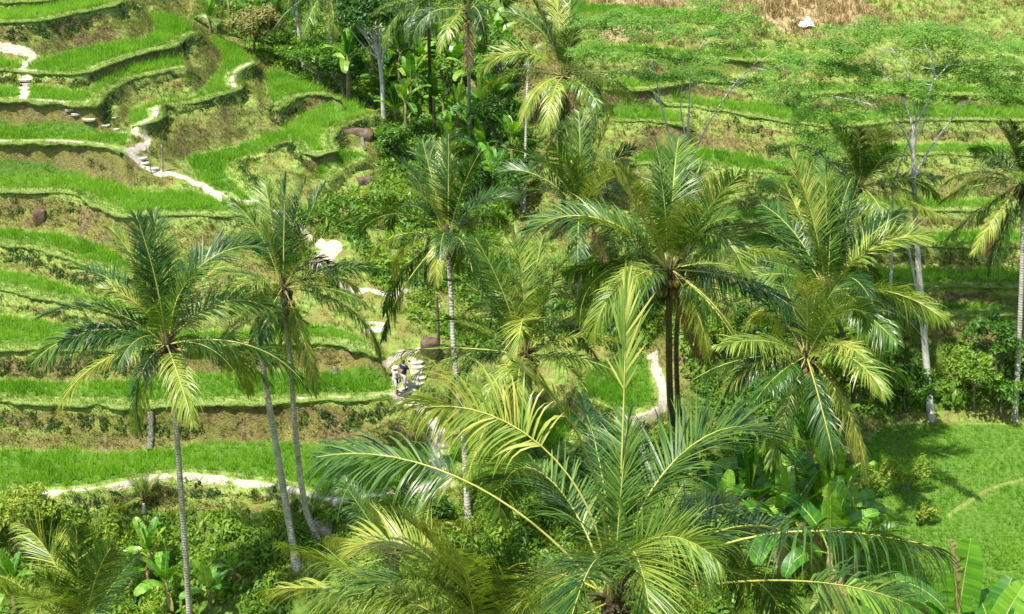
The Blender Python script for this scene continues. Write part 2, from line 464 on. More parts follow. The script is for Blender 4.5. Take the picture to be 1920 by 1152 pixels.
RICE = np.minimum(-SD - .12, FD - .85)       # > 0 where rice stands
RICE = np.minimum(RICE, PD - .1)
for pts, w in (([(1778,970),(1820,940),(1863,917),(1930,898)], .25), ([(1700,940),(1780,915),(1850,880),(1930,808)], .05), ([(1620,800),(1760,797),(1930,797)], .2)):
    G = catmull(np.array([at_h(*p, LV['E'])[:2] for p in pts]), .3)
    ix0, ix1 = np.searchsorted(gx, [G[:, 0].min() - 2, G[:, 0].max() + 2]); iy0, iy1 = np.searchsorted(gy, [G[:, 1].min() - 2, G[:, 1].max() + 2])
    d = seg_dist(GX[iy0:iy1, ix0:ix1], GY[iy0:iy1, ix0:ix1], G)
    RICE[iy0:iy1, ix0:ix1] = np.minimum(RICE[iy0:iy1, ix0:ix1], d - w * .5)
    Z[iy0:iy1, ix0:ix1] += .12 * np.exp(-(d / (w * .7)) ** 2)
    EB = FD[iy0:iy1, ix0:ix1]; FD[iy0:iy1, ix0:ix1] = np.minimum(EB, d + (.85 if w > .3 else 1.2)); FLEV[iy0:iy1, ix0:ix1] = LV['E']
NEARTOP = np.clip(1 - (H - FLEV - .12) / .3, 0, 1)   # 1 at the top of a wall, 0 lower down

# ------------------------------------------------------------------ materials
def new_mat(name):
    m = bpy.data.materials.new(name); m.use_nodes = True
    nt = m.node_tree
    for n in list(nt.nodes): nt.nodes.remove(n)
    out = nt.nodes.new("ShaderNodeOutputMaterial")
    return m, nt, out
class NT:
    def __init__(s, nt): s.nt = nt
    def n(s, typ, **kw):
        nd = s.nt.nodes.new(typ)
        for k, v in kw.items(): setattr(nd, k, v)
        return nd
    def l(s, a, b): s.nt.links.new(a, b)
    def attr(s, name): return s.n("ShaderNodeAttribute", attribute_name=name).outputs["Fac"]
    def math(s, op, a, b=None, c=None, clamp=False):
        nd = s.n("ShaderNodeMath", operation=op, use_clamp=clamp)
        for i, v in enumerate((a, b, c)):
            if v is None: continue
            if isinstance(v, (int, float)): nd.inputs[i].default_value = v
            else: s.l(v, nd.inputs[i])
        return nd.outputs[0]
    def smooth(s, v, a, b):
        nd = s.n("ShaderNodeMapRange", interpolation_type='SMOOTHSTEP')
        s.l(v, nd.inputs[0]); nd.inputs[1].default_value = a; nd.inputs[2].default_value = b
        return nd.outputs[0]
    def noise(s, scale, detail=4, rough=.55, vec=None, dist=0.0):
        nd = s.n("ShaderNodeTexNoise"); nd.inputs["Scale"].default_value = scale; nd.inputs["Detail"].default_value = detail
        nd.inputs["Roughness"].default_value = rough; nd.inputs["Distortion"].default_value = dist
        if vec is not None: s.l(vec, nd.inputs["Vector"])
        return nd.outputs["Fac"]
    def ramp(s, v, stops):
        nd = s.n("ShaderNodeValToRGB"); e = nd.color_ramp.elements
        while len(e) < len(stops): e.new(.5)
        for i, (p, c) in enumerate(stops):
            e[i].position = p; e[i].color = (*c, 1)
        s.l(v, nd.inputs[0]); return nd.outputs[0]
    def mix(s, f, a, b):
        nd = s.n("ShaderNodeMix", data_type='RGBA')
        for sock, v in ((nd.inputs[0], f), (nd.inputs[6], a), (nd.inputs[7], b)):
            if isinstance(v, (int, float)): sock.default_value = v
            elif isinstance(v, tuple): sock.default_value = (*v, 1)
            else: s.l(v, sock)
        return nd.outputs[2]
    def pos(s): return s.n("ShaderNodeNewGeometry").outputs["Position"]

def leaf_mat(name, stops, nscale=.8, trans=.35, rough=.45, spec=.5, rnd=.5, isl=.35):
    """leafy surface: colour varies from plant to plant and in patches, light passes through"""
    m, nt, out = new_mat(name); t = NT(nt)
    oi = t.n("ShaderNodeObjectInfo").outputs["Random"]
    nz = t.noise(nscale, 3, .6, t.pos())
    geo = t.n("ShaderNodeNewGeometry").outputs["Random Per Island"]
    f = t.math('ADD', t.math('MULTIPLY', oi, rnd), t.math('MULTIPLY', nz, 1 - rnd * .6))
    f = t.math('ADD', f, t.math('MULTIPLY', t.math('SUBTRACT', geo, .5), isl))
    f = t.math('ADD', f, -.1)
    c = t.ramp(f, stops)
    p = t.n("ShaderNodeBsdfPrincipled"); t.l(c, p.inputs["Base Color"])
    p.inputs["Roughness"].default_value = rough; p.inputs["Specular IOR Level"].default_value = spec
    tr = t.n("ShaderNodeBsdfTranslucent")
    hs = t.n("ShaderNodeHueSaturation"); hs.inputs["Hue"].default_value = .485; hs.inputs["Saturation"].default_value = 1.1; hs.inputs["Value"].default_value = 1.5
    t.l(c, hs.inputs["Color"]); t.l(hs.outputs[0], tr.inputs[0])
    mx = t.n("ShaderNodeMixShader"); mx.inputs[0].default_value = trans
    t.l(p.outputs[0], mx.inputs[1]); t.l(tr.outputs[0], mx.inputs[2]); t.l(mx.outputs[0], out.inputs[0])
    return m

def solid(name, stops, nscale=2, rough=.8, bump=.0, bscale=20, detail=5, spec=.3):
    m, nt, out = new_mat(name); t = NT(nt)
    nz = t.noise(nscale, detail, .6, t.n("ShaderNodeTexCoord").outputs["Object"])
    p = t.n("ShaderNodeBsdfPrincipled"); t.l(t.ramp(nz, stops), p.inputs["Base Color"])
    p.inputs["Roughness"].default_value = rough; p.inputs["Specular IOR Level"].default_value = spec
    if bump:
        b = t.n("ShaderNodeBump"); b.inputs["Strength"].default_value = bump; b.inputs["Distance"].default_value = .05
        t.l(t.noise(bscale, 4, .6, t.n("ShaderNodeTexCoord").outputs["Object"]), b.inputs["Height"]); t.l(b.outputs[0], p.inputs["Normal"])
    t.l(p.outputs[0], out.inputs[0]); return m

def ground_mat():
    m, nt, out = new_mat("terrace_ground"); t = NT(nt)
    P = t.pos()
    n1, n2, n3, n4 = t.noise(.9, 5, .6, P), t.noise(4.0, 4, .6, P), t.noise(14, 3, .6, P), t.noise(.28, 4, .5, P)
    grass = t.ramp(n2, [(.3, (.10, .17, .028)), (.5, (.19, .27, .05)), (.7, (.33, .37, .10))])
    earth = t.ramp(n2, [(.28, (.075, .05, .022)), (.5, (.18, .135, .06)), (.72, (.33, .26, .13))])
    olive = t.ramp(n3, [(.3, (.12, .125, .028)), (.55, (.24, .22, .06)), (.75, (.34, .30, .11))])
    bank = t.mix(t.smooth(t.math('ADD', n1, t.math('MULTIPLY', n3, .3)), .56, .74), olive, earth)
    bank = t.mix(t.math("MULTIPLY", t.smooth(n4, .46, .62), .8), bank, t.ramp(n3, [(.3, (.07, .11, .015)), (.55, (.17, .20, .035)), (.75, (.28, .30, .07))]))
    steep = t.smooth(t.attr("slope"), .55, 1.5)
    wild = t.mix(steep, t.mix(t.smooth(n1, .42, .62), grass, olive), bank)
    bund = t.ramp(t.math('ADD', t.math('MULTIPLY', n2, .6), t.math('MULTIPLY', n3, .4)), [(.32, (.14, .24, .04)), (.5, (.26, .35, .075)), (.68, (.42, .44, .15))])
    mud = t.ramp(n2, [(.3, (.06, .13, .015)), (.6, (.12, .22, .03)), (.8, (.16, .24, .05))])
    path = t.ramp(t.math("ADD", t.math("MULTIPLY", n3, .5), t.math("MULTIPLY", n2, .5)), [(.3, (.24, .18, .10)), (.45, (.46, .39, .28)), (.62, (.62, .56, .45))])
    dry = t.ramp(n3, [(.3, (.24, .17, .07)), (.55, (.42, .33, .16)), (.75, (.52, .44, .25))])
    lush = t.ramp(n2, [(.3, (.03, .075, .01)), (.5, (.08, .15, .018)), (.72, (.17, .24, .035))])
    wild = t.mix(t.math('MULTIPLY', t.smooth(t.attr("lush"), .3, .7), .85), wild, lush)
    c = t.mix(t.smooth(t.attr("dry"), .4, .6), wild, dry)
    c = t.mix(t.smooth(t.attr("meadow"), .35, .65), c, grass)
    c = t.mix(t.smooth(t.attr("bund"), .3, .5), c, bund)
    c = t.mix(t.smooth(t.attr("rice"), -.06, .06), c, mud)
    c = t.mix(t.smooth(t.math('MULTIPLY', t.attr("path"), -1), -.06, .04), c, path)
    p = t.n("ShaderNodeBsdfPrincipled"); t.l(c, p.inputs["Base Color"]); p.inputs["Roughness"].default_value = .9; p.inputs["Specular IOR Level"].default_value = .15
    b = t.n("ShaderNodeBump"); b.inputs["Strength"].default_value = .8; b.inputs["Distance"].default_value = .12
    t.l(t.math('ADD', t.noise(6, 6, .7, P), t.math('MULTIPLY', n3, .5)), b.inputs["Height"]); t.l(b.outputs[0], p.inputs["Normal"])
    t.l(p.outputs[0], out.inputs[0]); return m

# ------------------------------------------------------------------ terrain mesh
ny, nx = sh
V = np.stack([GX, GY, Z], -1).reshape(-1, 3)
i = np.arange(ny - 1)[:, None] * nx; j = np.arange(nx - 1)[None]
F = np.stack([i + j, i + j + 1, i + nx + j + 1, i + nx + j], -1).reshape(-1, 4)
mb = MB(); mb.add(V, F)
me = mb.mesh("terrain", ground_mat())
# dry brown grass on the upper right hillside, lush grass elsewhere
_px, _py, _ = project(V)
_px = _px.reshape(sh); _py = _py.reshape(sh)
TOPDRY = np.clip((GY - 101) / 2, 0, 1) * np.clip((GX - 4) / 3, 0, 1)
DRY = TOPDRY * np.clip((vnoise(GX, GY, 6, 11) - .25) * 3, 0, 1)
def zone(poly): return inside(_px, _py, np.array(poly, float)).astype(float)
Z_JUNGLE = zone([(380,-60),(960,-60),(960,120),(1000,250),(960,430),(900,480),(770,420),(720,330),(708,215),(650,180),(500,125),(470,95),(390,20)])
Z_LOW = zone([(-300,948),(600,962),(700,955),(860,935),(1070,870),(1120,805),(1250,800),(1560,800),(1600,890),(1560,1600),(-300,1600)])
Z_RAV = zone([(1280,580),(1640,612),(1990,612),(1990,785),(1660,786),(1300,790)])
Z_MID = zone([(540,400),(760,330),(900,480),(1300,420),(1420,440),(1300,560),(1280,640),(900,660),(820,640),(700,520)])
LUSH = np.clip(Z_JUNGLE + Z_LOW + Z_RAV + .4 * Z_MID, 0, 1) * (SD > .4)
MEADOW = np.clip((GX - 24) / 3, 0, 1) * np.clip((GY - 94.5) / 1, 0, 1) * np.clip((101.5 - GY) / 1, 0, 1)
for nm, arr in (("rice", RICE), ("bund", np.exp(-(FD / .88) ** 2) * (FIX | (SD < .4)) * NEARTOP), ("path", PD), ("slope", SLOPE), ("dry", DRY), ("meadow", MEADOW), ("lush", LUSH)):
    a = me.attributes.new(nm, 'FLOAT', 'POINT'); a.data.foreach_set("value", arr.astype(np.float32).ravel())
terrain = link("terrain", me); tag(terrain, kind="structure")

# grassy lips of sod that overhang the terrace walls
def lip_mesh():
    mb = MB()
    prof = [(-.2, -.04), (-.08, .015), (.08, .01), (.2, -.06), (.22, -.16), (.08, -.26), (-.12, -.34)]
    for n in names:
        if n in ('E', 'L0', 'D1'): continue
        P = paddies[n]; L = catmull(P['front'][::2], .18)
        if len(L) < 6: continue
        t = np.gradient(L, axis=0); t /= np.linalg.norm(t, axis=1)[:, None] + 1e-9; nr = np.stack([t[:, 1], -t[:, 0]], -1)
        mid = len(L) // 2; c = L[mid] + nr[mid] * .4
        if inside(np.array([c[0]]), np.array([c[1]]), P['poly'])[0]: nr = -nr
        k = np.ones(5) / 5; nr = np.stack([np.convolve(np.pad(nr[:, i], 2, mode='edge'), k, 'valid') for i in range(2)], -1)
        zb = np.maximum(gz(L[:, 0] - nr[:, 0] * .35, L[:, 1] - nr[:, 1] * .35), CAM[2] - P['h'])
        w = (.25 + .85 * vnoise(L[:, 0], L[:, 1], .7, 71) + .45 * (vnoise(L[:, 0], L[:, 1], .28, 74) - .5)) * (1.0 if L[:, 0].mean() < 3 else .6); e = np.clip(np.minimum(np.arange(len(L)), np.arange(len(L))[::-1]) / 6, 0, 1)
        V = []
        for j, (o, z) in enumerate(prof):
            oo = (o if o < 0 else o * w * e) + .05 * (vnoise(L[:, 0] + j, L[:, 1], .3, 72) - .5)
            V.append(np.stack([L[:, 0] + nr[:, 0] * oo, L[:, 1] + nr[:, 1] * oo, zb + z * (1 if z > 0 else w) + .05 * (vnoise(L[:, 0], L[:, 1] + j * .3, .35, 73) - .5)], -1))
        V = np.stack(V, 1); m = len(prof); i = np.arange(len(L) - 1)[:, None] * m; j = np.arange(m - 1)[None]
        mb.add(V.reshape(-1, 3), np.stack([i + j, i + j + 1, i + m + j + 1, i + m + j], -1).reshape(-1, 4))
    return mb
_lm, _nt, _out = new_mat("lip_sod"); _t = NT(_nt); _P = _t.pos()
_n = _t.math('ADD', _t.math('MULTIPLY', _t.noise(4, 4, .6, _P), .55), _t.math('MULTIPLY', _t.noise(16, 3, .6, _P), .45))
_pb = _t.n("ShaderNodeBsdfPrincipled"); _pb.inputs["Roughness"].default_value = .9
_t.l(_t.ramp(_n, [(.34, (.07, .13, .02)), (.5, (.17, .25, .045)), (.66, (.32, .36, .10))]), _pb.inputs["Base Color"])
_b = _t.n("ShaderNodeBump"); _b.inputs["Strength"].default_value = .8; _b.inputs["Distance"].default_value = .1
_t.l(_t.noise(9, 5, .7, _P), _b.inputs["Height"]); _t.l(_b.outputs[0], _pb.inputs["Normal"]); _t.l(_pb.outputs[0], _out.inputs[0])
tag(link("terrain_edge", lip_mesh().mesh("terrain_edge", _lm)), kind="structure")

# ------------------------------------------------------------------ rice, grass and undergrowth
rng = np.random.default_rng(7)

def blade_tuft(n, h, w, spread, lean, seed, segs=1):
    r = np.random.default_rng(seed); V, F = [], []
    for k in range(n):
        a = r.uniform(0, 6.283); rad = r.uniform(0, spread); hh = h * r.uniform(.65, 1.15); ln = r.uniform(.3, 1) * lean
        bx, by = rad * math.cos(a), rad * math.sin(a); la = a + r.uniform(-.6, .6)
        wx, wy = -math.sin(la + 1.2) * w, math.cos(la + 1.2) * w
        i = len(V)
        if segs == 1:
            V += [(bx - wx, by - wy, 0), (bx + wx, by + wy, 0), (bx + ln * math.cos(la), by + ln * math.sin(la), hh)]
            F += [(i, i + 1, i + 2)]
        else:
            mx, my = bx + .35 * ln * math.cos(la), by + .35 * ln * math.sin(la)
            V += [(bx - wx, by - wy, 0), (bx + wx, by + wy, 0), (mx + wx, my + wy, hh * .6), (mx - wx, my - wy, hh * .6),
                  (bx + ln * math.cos(la), by + ln * math.sin(la), hh)]
            F += [(i, i + 1, i + 2), (i, i + 2, i + 3), (i + 3, i + 2, i + 4)]
    return V, F

def leaf_clump(n, r, leaf, seed, flat=.8, up=.35):
    """a small bush mound: loose pointed leaves facing outwards and up"""
    g = np.random.default_rng(seed)
    th = g.uniform(0, 6.283, n); ph = np.arccos(g.uniform(-.15, 1, n)); rr = r * g.uniform(.45, 1.0, n) ** .6
    d = np.stack([np.sin(ph) * np.cos(th), np.sin(ph) * np.sin(th), np.cos(ph) * flat], -1)
    P = d * rr[:, None]; P[:, 2] += r * .25
    nrm = d + g.normal(0, .45, (n, 3)); nrm[:, 2] += up; nrm /= np.linalg.norm(nrm, axis=1)[:, None]
    t = np.cross(nrm, g.normal(0, 1, (n, 3))); t /= np.linalg.norm(t, axis=1)[:, None] + 1e-9
    t[:, 2] -= .35
    s = np.cross(nrm, t); s /= np.linalg.norm(s, axis=1)[:, None] + 1e-9
    L = leaf * g.uniform(.6, 1.3, n)[:, None]
    V = np.stack([P - t * L, P + s * L * .42, P + t * L, P - s * L * .42], 1).reshape(-1, 3)
    return V, np.arange(4 * n).reshape(-1, 4)

def sample(mask, dens, xr=(-50, 50), yr=(44, 122)):
    """random ground points, kept in proportion to a mask on the terrain grid"""
    n = int((xr[1] - xr[0]) * (yr[1] - yr[0]) * dens)
    x = rng.uniform(*xr, n); y = rng.uniform(*yr, n)
    z = gz(x, y); px, py, _ = project(np.stack([x, y, z], -1))
    k = (px > -160) & (px < 2080) & (py > -90) & (py < 1260)
    x, y, z = x[k], y[k], z[k]
    m = attr(mask, x, y); k = rng.uniform(0, 1, len(x)) < m
    return np.stack([x[k], y[k], z[k]], -1)

M_rice = leaf_mat("rice_blades", [(.1, (.09, .23, .022)), (.4, (.20, .42, .04)), (.7, (.32, .52, .07)), (.9, (.44, .56, .12))], .5, .5, .5, .3, .22, .45)
M_grass = leaf_mat("bank_grass", [(.15, (.06, .13, .012)), (.4, (.13, .22, .02)), (.62, (.26, .30, .05)), (.85, (.40, .36, .12))], .45, .3, .6, .25, .0)
M_bundg = leaf_mat("bund_grass", [(.15, (.09, .19, .018)), (.45, (.20, .32, .04)), (.75, (.38, .43, .10))], .7, .35, .6, .25, .0)
M_dry = leaf_mat("dry_grass", [(.2, (.16, .13, .03)), (.45, (.36, .27, .11)), (.7, (.52, .42, .22)), (.9, (.30, .34, .07))], .4, .25, .7, .2, .0)
M_herb = leaf_mat("herb_leaves", [(.15, (.04, .13, .012)), (.38, (.12, .25, .022)), (.6, (.25, .37, .035)), (.85, (.45, .49, .08))], .35, .42, .45, .4, .0)
M_dark = leaf_mat("fringe_leaves", [(.2, (.018, .055, .006)), (.5, (.045, .11, .012)), (.85, (.14, .22, .025))], .5, .25, .5, .3, .0)

rows_by = {}
ricemask = (RICE > 0).astype(float)
P = sample(np.clip(RICE * 8, 0, 1), 26)
P[:, 1] = np.round(P[:, 1] / .27) * .27 + rng.normal(0, .035, len(P)); P[:, 2] = gz(P[:, 0], P[:, 1]); P = P[attr(RICE, P[:, 0], P[:, 1]) > -.05]
pn = attr(PID.astype(float), P[:, 0], P[:, 1])
tv = [blade_tuft(6, .46, .024, .08, .24, s) for s in range(4)]
mbs = {}
ids = np.round(pn).astype(int)
for k, n in enumerate(names):
    sel = P[ids == k]
    if len(sel) < 20: continue
    m = MB(); part = rng.integers(0, 4, len(sel))
    for q in range(4):
        s = sel[part == q]; N = len(s)
        m.scatter(tv[q][0], tv[q][1], s, rng.uniform(0, 6.283, N), (rng.uniform(.75, 1.15, N) * (.68 + .6 * vnoise(s[:, 0], s[:, 1], 2.6, 4)) * (.7 if n == 'E' else 1))[:, None])
    o = link("rice", m.mesh("rice", M_rice, False)); tag(o, "young green rice standing in a terrace paddy", "rice", "rice paddies", "stuff")

def scatter_obj(name, label, mat, pts, temps, smin, smax, zoff=0.0, group=None, smooth=False, tiltout=False, cat=None):
    m = MB(); part = rng.integers(0, len(temps), len(pts))
    for q, (v, f) in enumerate(temps):
        s = pts[part == q].copy(); N = len(s)
        if not N: continue
        s[:, 2] += zoff
        m.scatter(v, f, s, rng.uniform(0, 6.283, N), rng.uniform(smin, smax, N)[:, None])
    o = link(name, m.mesh(name, mat, smooth)); tag(o, label, cat or "grass", group, "stuff"); return o

wildm = (~FIX) * np.clip((PD - .0) * 4, 0, 1)
shrubz = np.clip(Z_JUNGLE + Z_LOW + Z_RAV * .8 + Z_MID * .5, 0, 1)
patch = vnoise(GX, GY, 2.3, 21); patch2 = vnoise(GX, GY, .9, 22)
gm = wildm * (1 - DRY) * (1 - .8 * shrubz) * np.clip((patch * .6 + patch2 * .6 - .33) * 3, .12, 1) * np.clip(1.35 - SLOPE * .35, .35, 1)
gt = [blade_tuft(7, .26, .014, .12, .18, 30 + s) for s in range(4)]
scatter_obj("bank_grass", "patchy grass on the terrace banks", M_grass, sample(gm, 16), gt, .6, 1.4)
bm_ = np.exp(-(FD / .8) ** 2) * ((SD < .35)) * NEARTOP * np.clip(PD * 5, 0, 1) * (RICE < .05)
bt = [blade_tuft(8, .17, .014, .12, .14, 40 + s) for s in range(3)]
scatter_obj("edge_grass", "short pale grass along the terrace edges", M_bundg, sample(np.clip(bm_ * (FIX | (SD < .05)), 0, 1), 45), bt, .6, 1.3, .04)
dt = [blade_tuft(9, .6, .02, .2, .4, 50 + s, 2) for s in range(3)]
scatter_obj("dry_grass", "tall dry brown grass on the upper hillside", M_dry, sample(DRY * wildm, 9), dt, .6, 1.3)
M_wallg = leaf_mat("wall_grass", [(.15, (.05, .06, .014)), (.4, (.13, .125, .03)), (.65, (.23, .22, .055)), (.9, (.36, .31, .11))], .5, .2, .7, .2, .0)
wg = wildm * (1 - DRY) * np.clip((SLOPE - .45) * 3, 0, 1) * np.clip(.55 + vnoise(GX, GY, 1.1, 51), 0, 1) * (1 - .7 * shrubz)
wt = [blade_tuft(7, .17, .016, .13, .16, 130 + s) for s in range(4)]
scatter_obj("wall_grass", "short olive grass and moss covering the terrace walls", M_wallg, sample(wg, 50), wt, .5, 1.5)
# blades hanging out over the lips
_lp = []
for n in names:
    if n == 'E': continue
    L = catmull(paddies[n]['front'][::2], .05); L = L[rng.uniform(0, 1, len(L)) < .8]; L = L + rng.normal(0, .1, L.shape)
    zz = np.full(len(L), CAM[2] - paddies[n]['h'] + .02); _lp.append(np.c_[L, zz])
_lp = np.vstack(_lp); _lp = _lp[(attr(PD, _lp[:, 0], _lp[:, 1]) > .0)]
ot = [blade_tuft(9, .2, .015, .14, .3, 45 + s) for s in range(4)]
scatter_obj("edge_grass", "ragged grass hanging over the terrace lips", M_bundg, _lp, ot, .5, 1.5, -.03)
# leafy fringe hanging over the wall tops
LEFT = np.clip((2 - GX) / 4, 0, 1); LOWL = np.isin(np.round(FLEV, 3), [round(LV[n], 3) for n in ('L3', 'L5', 'L6', 'D1', 'D2', 'R5')])
fr = (.22 + .78 * LEFT) * (1 - .7 * LOWL) * (1 - .35 * (vnoise(GX, GY, .5, 32) > .6)) * (SD > .1) * (SD < .65) * (FD < .75) * (H - FLEV < 1.1) * np.clip((vnoise(GX, GY, 1.8, 31) - .12) * 5, 0.0, 1) * np.clip(PD * 3, 0, 1)
ft = [leaf_clump(26, .26, .085, 60 + s, .9, .1) for s in range(4)]
scatter_obj("wall_plants", "dark leafy plants hanging on the terrace walls", M_dark, sample(fr, 30), ft, .55, 1.15, -.14, cat="undergrowth")
hb = wildm * np.clip(1.0 * (vnoise(GX, GY, 2.8, 33) - .62) * 4, 0, 1) * (1 - DRY) * (SD > .3)
ht = [leaf_clump(34, .34, .10, 70 + s) for s in range(4)]
scatter_obj("weeds", "leafy weeds scattered over the banks", M_herb, sample(hb, 1.6), ht, .5, 1.2, -.08, cat="undergrowth")
jt = [leaf_clump(70, .75, .17, 80 + s) for s in range(5)]
gj = wildm * np.clip(shrubz * (.4 + 1.2 * np.clip((vnoise(GX, GY, 2.2, 35) - .3) * 2, 0, 1)), 0, 1) * (SD > .7)
gj = gj * (1 - .6 * Z_LOW) * (1 - .55 * Z_LOW * np.clip(1 - np.abs(_px - 470) / 140, 0, 1))
scatter_obj("undergrowth", "dense leafy undergrowth filling the ravine and the lower bank", M_herb, sample(gj, 3.2, yr=(30, 160)), jt, .45, 1.25, -.1, cat="undergrowth")
lg = [blade_tuft(14, .75, .018, .2, .5, 90 + s, 2) for s in range(3)]
scatter_obj("long_grass", "long arching grass on the lower bank below the path", M_grass, sample(Z_LOW * wildm * np.clip((vnoise(GX, GY, 3.3, 37) - .35) * 3, 0, 1), 5), lg, .6, 1.2)

M_lush = leaf_mat("sunny_undergrowth", [(.15, (.07, .17, .015)), (.4, (.17, .30, .025)), (.65, (.33, .42, .045)), (.9, (.54, .54, .10))], .45, .45, .5, .3, .0)
lt = [leaf_clump(60, .6, .13, 180 + s) for s in range(5)]
scatter_obj("sunny_undergrowth", "yellow green leafy ground cover on the lower bank", M_lush, sample(np.clip(wildm * (Z_LOW * 1.0 + Z_MID * .35 + Z_RAV * .4 + Z_JUNGLE * .12) * np.clip((vnoise(GX, GY, 1.9, 41) - .32) * 4, .1, 1), 0, 1) * (SD > .5), 4.5, yr=(30, 122)), lt, .4, 1.1, -.05, cat="undergrowth")

# ------------------------------------------------------------------ coconut palms
M_frond = leaf_mat("palm_leaflets", [(.15, (.024, .07, .010)), (.42, (.06, .14, .018)), (.68, (.135, .235, .03)), (.92, (.27, .35, .05)), (1.0, (.42, .43, .08))], .6, .25, .38, .45, .8, .5)
M_frondy = leaf_mat("yellow_palm_leaflets", [(.2, (.10, .20, .02)), (.5, (.22, .31, .035)), (.9, (.42, .42, .08))], .5, .35, .4, .5, .5)
M_frondk = leaf_mat("dark_palm_leaflets", [(.2, (.02, .065, .009)), (.5, (.045, .12, .014)), (.8, (.10, .20, .024)), (1.0, (.25, .33, .05))], .35, .24, .36, .5, .6, .45)
M_deadf = leaf_mat("dead_palm_leaflets", [(.2, (.16, .10, .04)), (.5, (.30, .20, .09)), (.85, (.42, .31, .16))], .5, .2, .7, .2, .5)
M_rib = solid("frond_rib", [(.3, (.22, .26, .04)), (.5, (.40, .40, .09)), (.7, (.50, .44, .14))], 1.5, .5)
M_trunk = None
def trunk_mat(name, stops, ring=2.2):
    m, nt, out = new_mat(name); t = NT(nt)
    P = t.n("ShaderNodeTexCoord").outputs["Object"]
    w = t.n("ShaderNodeTexWave", wave_type='BANDS', bands_direction='Z'); w.inputs["Scale"].default_value = ring
    w.inputs["Distortion"].default_value = 1.6; w.inputs["Detail"].default_value = 3; w.inputs["Detail Scale"].default_value = 2.5
    t.l(P, w.inputs["Vector"])
    nz = t.noise(3.0, 5, .65, P)
    f = t.math('ADD', t.math('MULTIPLY', w.outputs["Fac"], .1), t.math('MULTIPLY', nz, .95))
    p = t.n("ShaderNodeBsdfPrincipled"); t.l(t.ramp(f, stops), p.inputs["Base Color"]); p.inputs["Roughness"].default_value = .85
    b = t.n("ShaderNodeBump"); b.inputs["Strength"].default_value = .45; b.inputs["Distance"].default_value = .03
    t.l(w.outputs["Fac"], b.inputs["Height"]); t.l(b.outputs[0], p.inputs["Normal"]); t.l(p.outputs[0], out.inputs[0]); return m
M_trunk = trunk_mat("palm_trunk", [(.25, (.14, .12, .095)), (.45, (.32, .29, .24)), (.62, (.46, .43, .38)), (.8, (.56, .53, .48))])
M_trunkd = trunk_mat("dark_palm_trunk", [(.25, (.04, .032, .024)), (.5, (.10, .08, .06)), (.8, (.20, .17, .13))])
M_fibre = solid("crown_fibre", [(.3, (.03, .024, .012)), (.6, (.10, .075, .035)), (.8, (.22, .16, .07))], 6, .9, .6)
M_coco = solid("coconut_husk", [(.3, (.14, .15, .025)), (.55, (.28, .22, .05)), (.75, (.40, .27, .08))], 5, .5)
M_old = solid("old_coconut_husk", [(.3, (.10, .06, .03)), (.7, (.24, .15, .07))], 5, .7)

def rib_curve(e0, curl, L, n=15, pw=1.35):
    s = np.linspace(0, 1, n); el = np.radians(e0 - curl * s ** pw)
    dx = np.cos(el); dz = np.sin(el); st = L / (n - 1)
    x = np.concatenate([[0], np.cumsum((dx[1:] + dx[:-1]) / 2 * st)]); z = np.concatenate([[0], np.cumsum((dz[1:] + dz[:-1]) / 2 * st)])
    return x, z, el

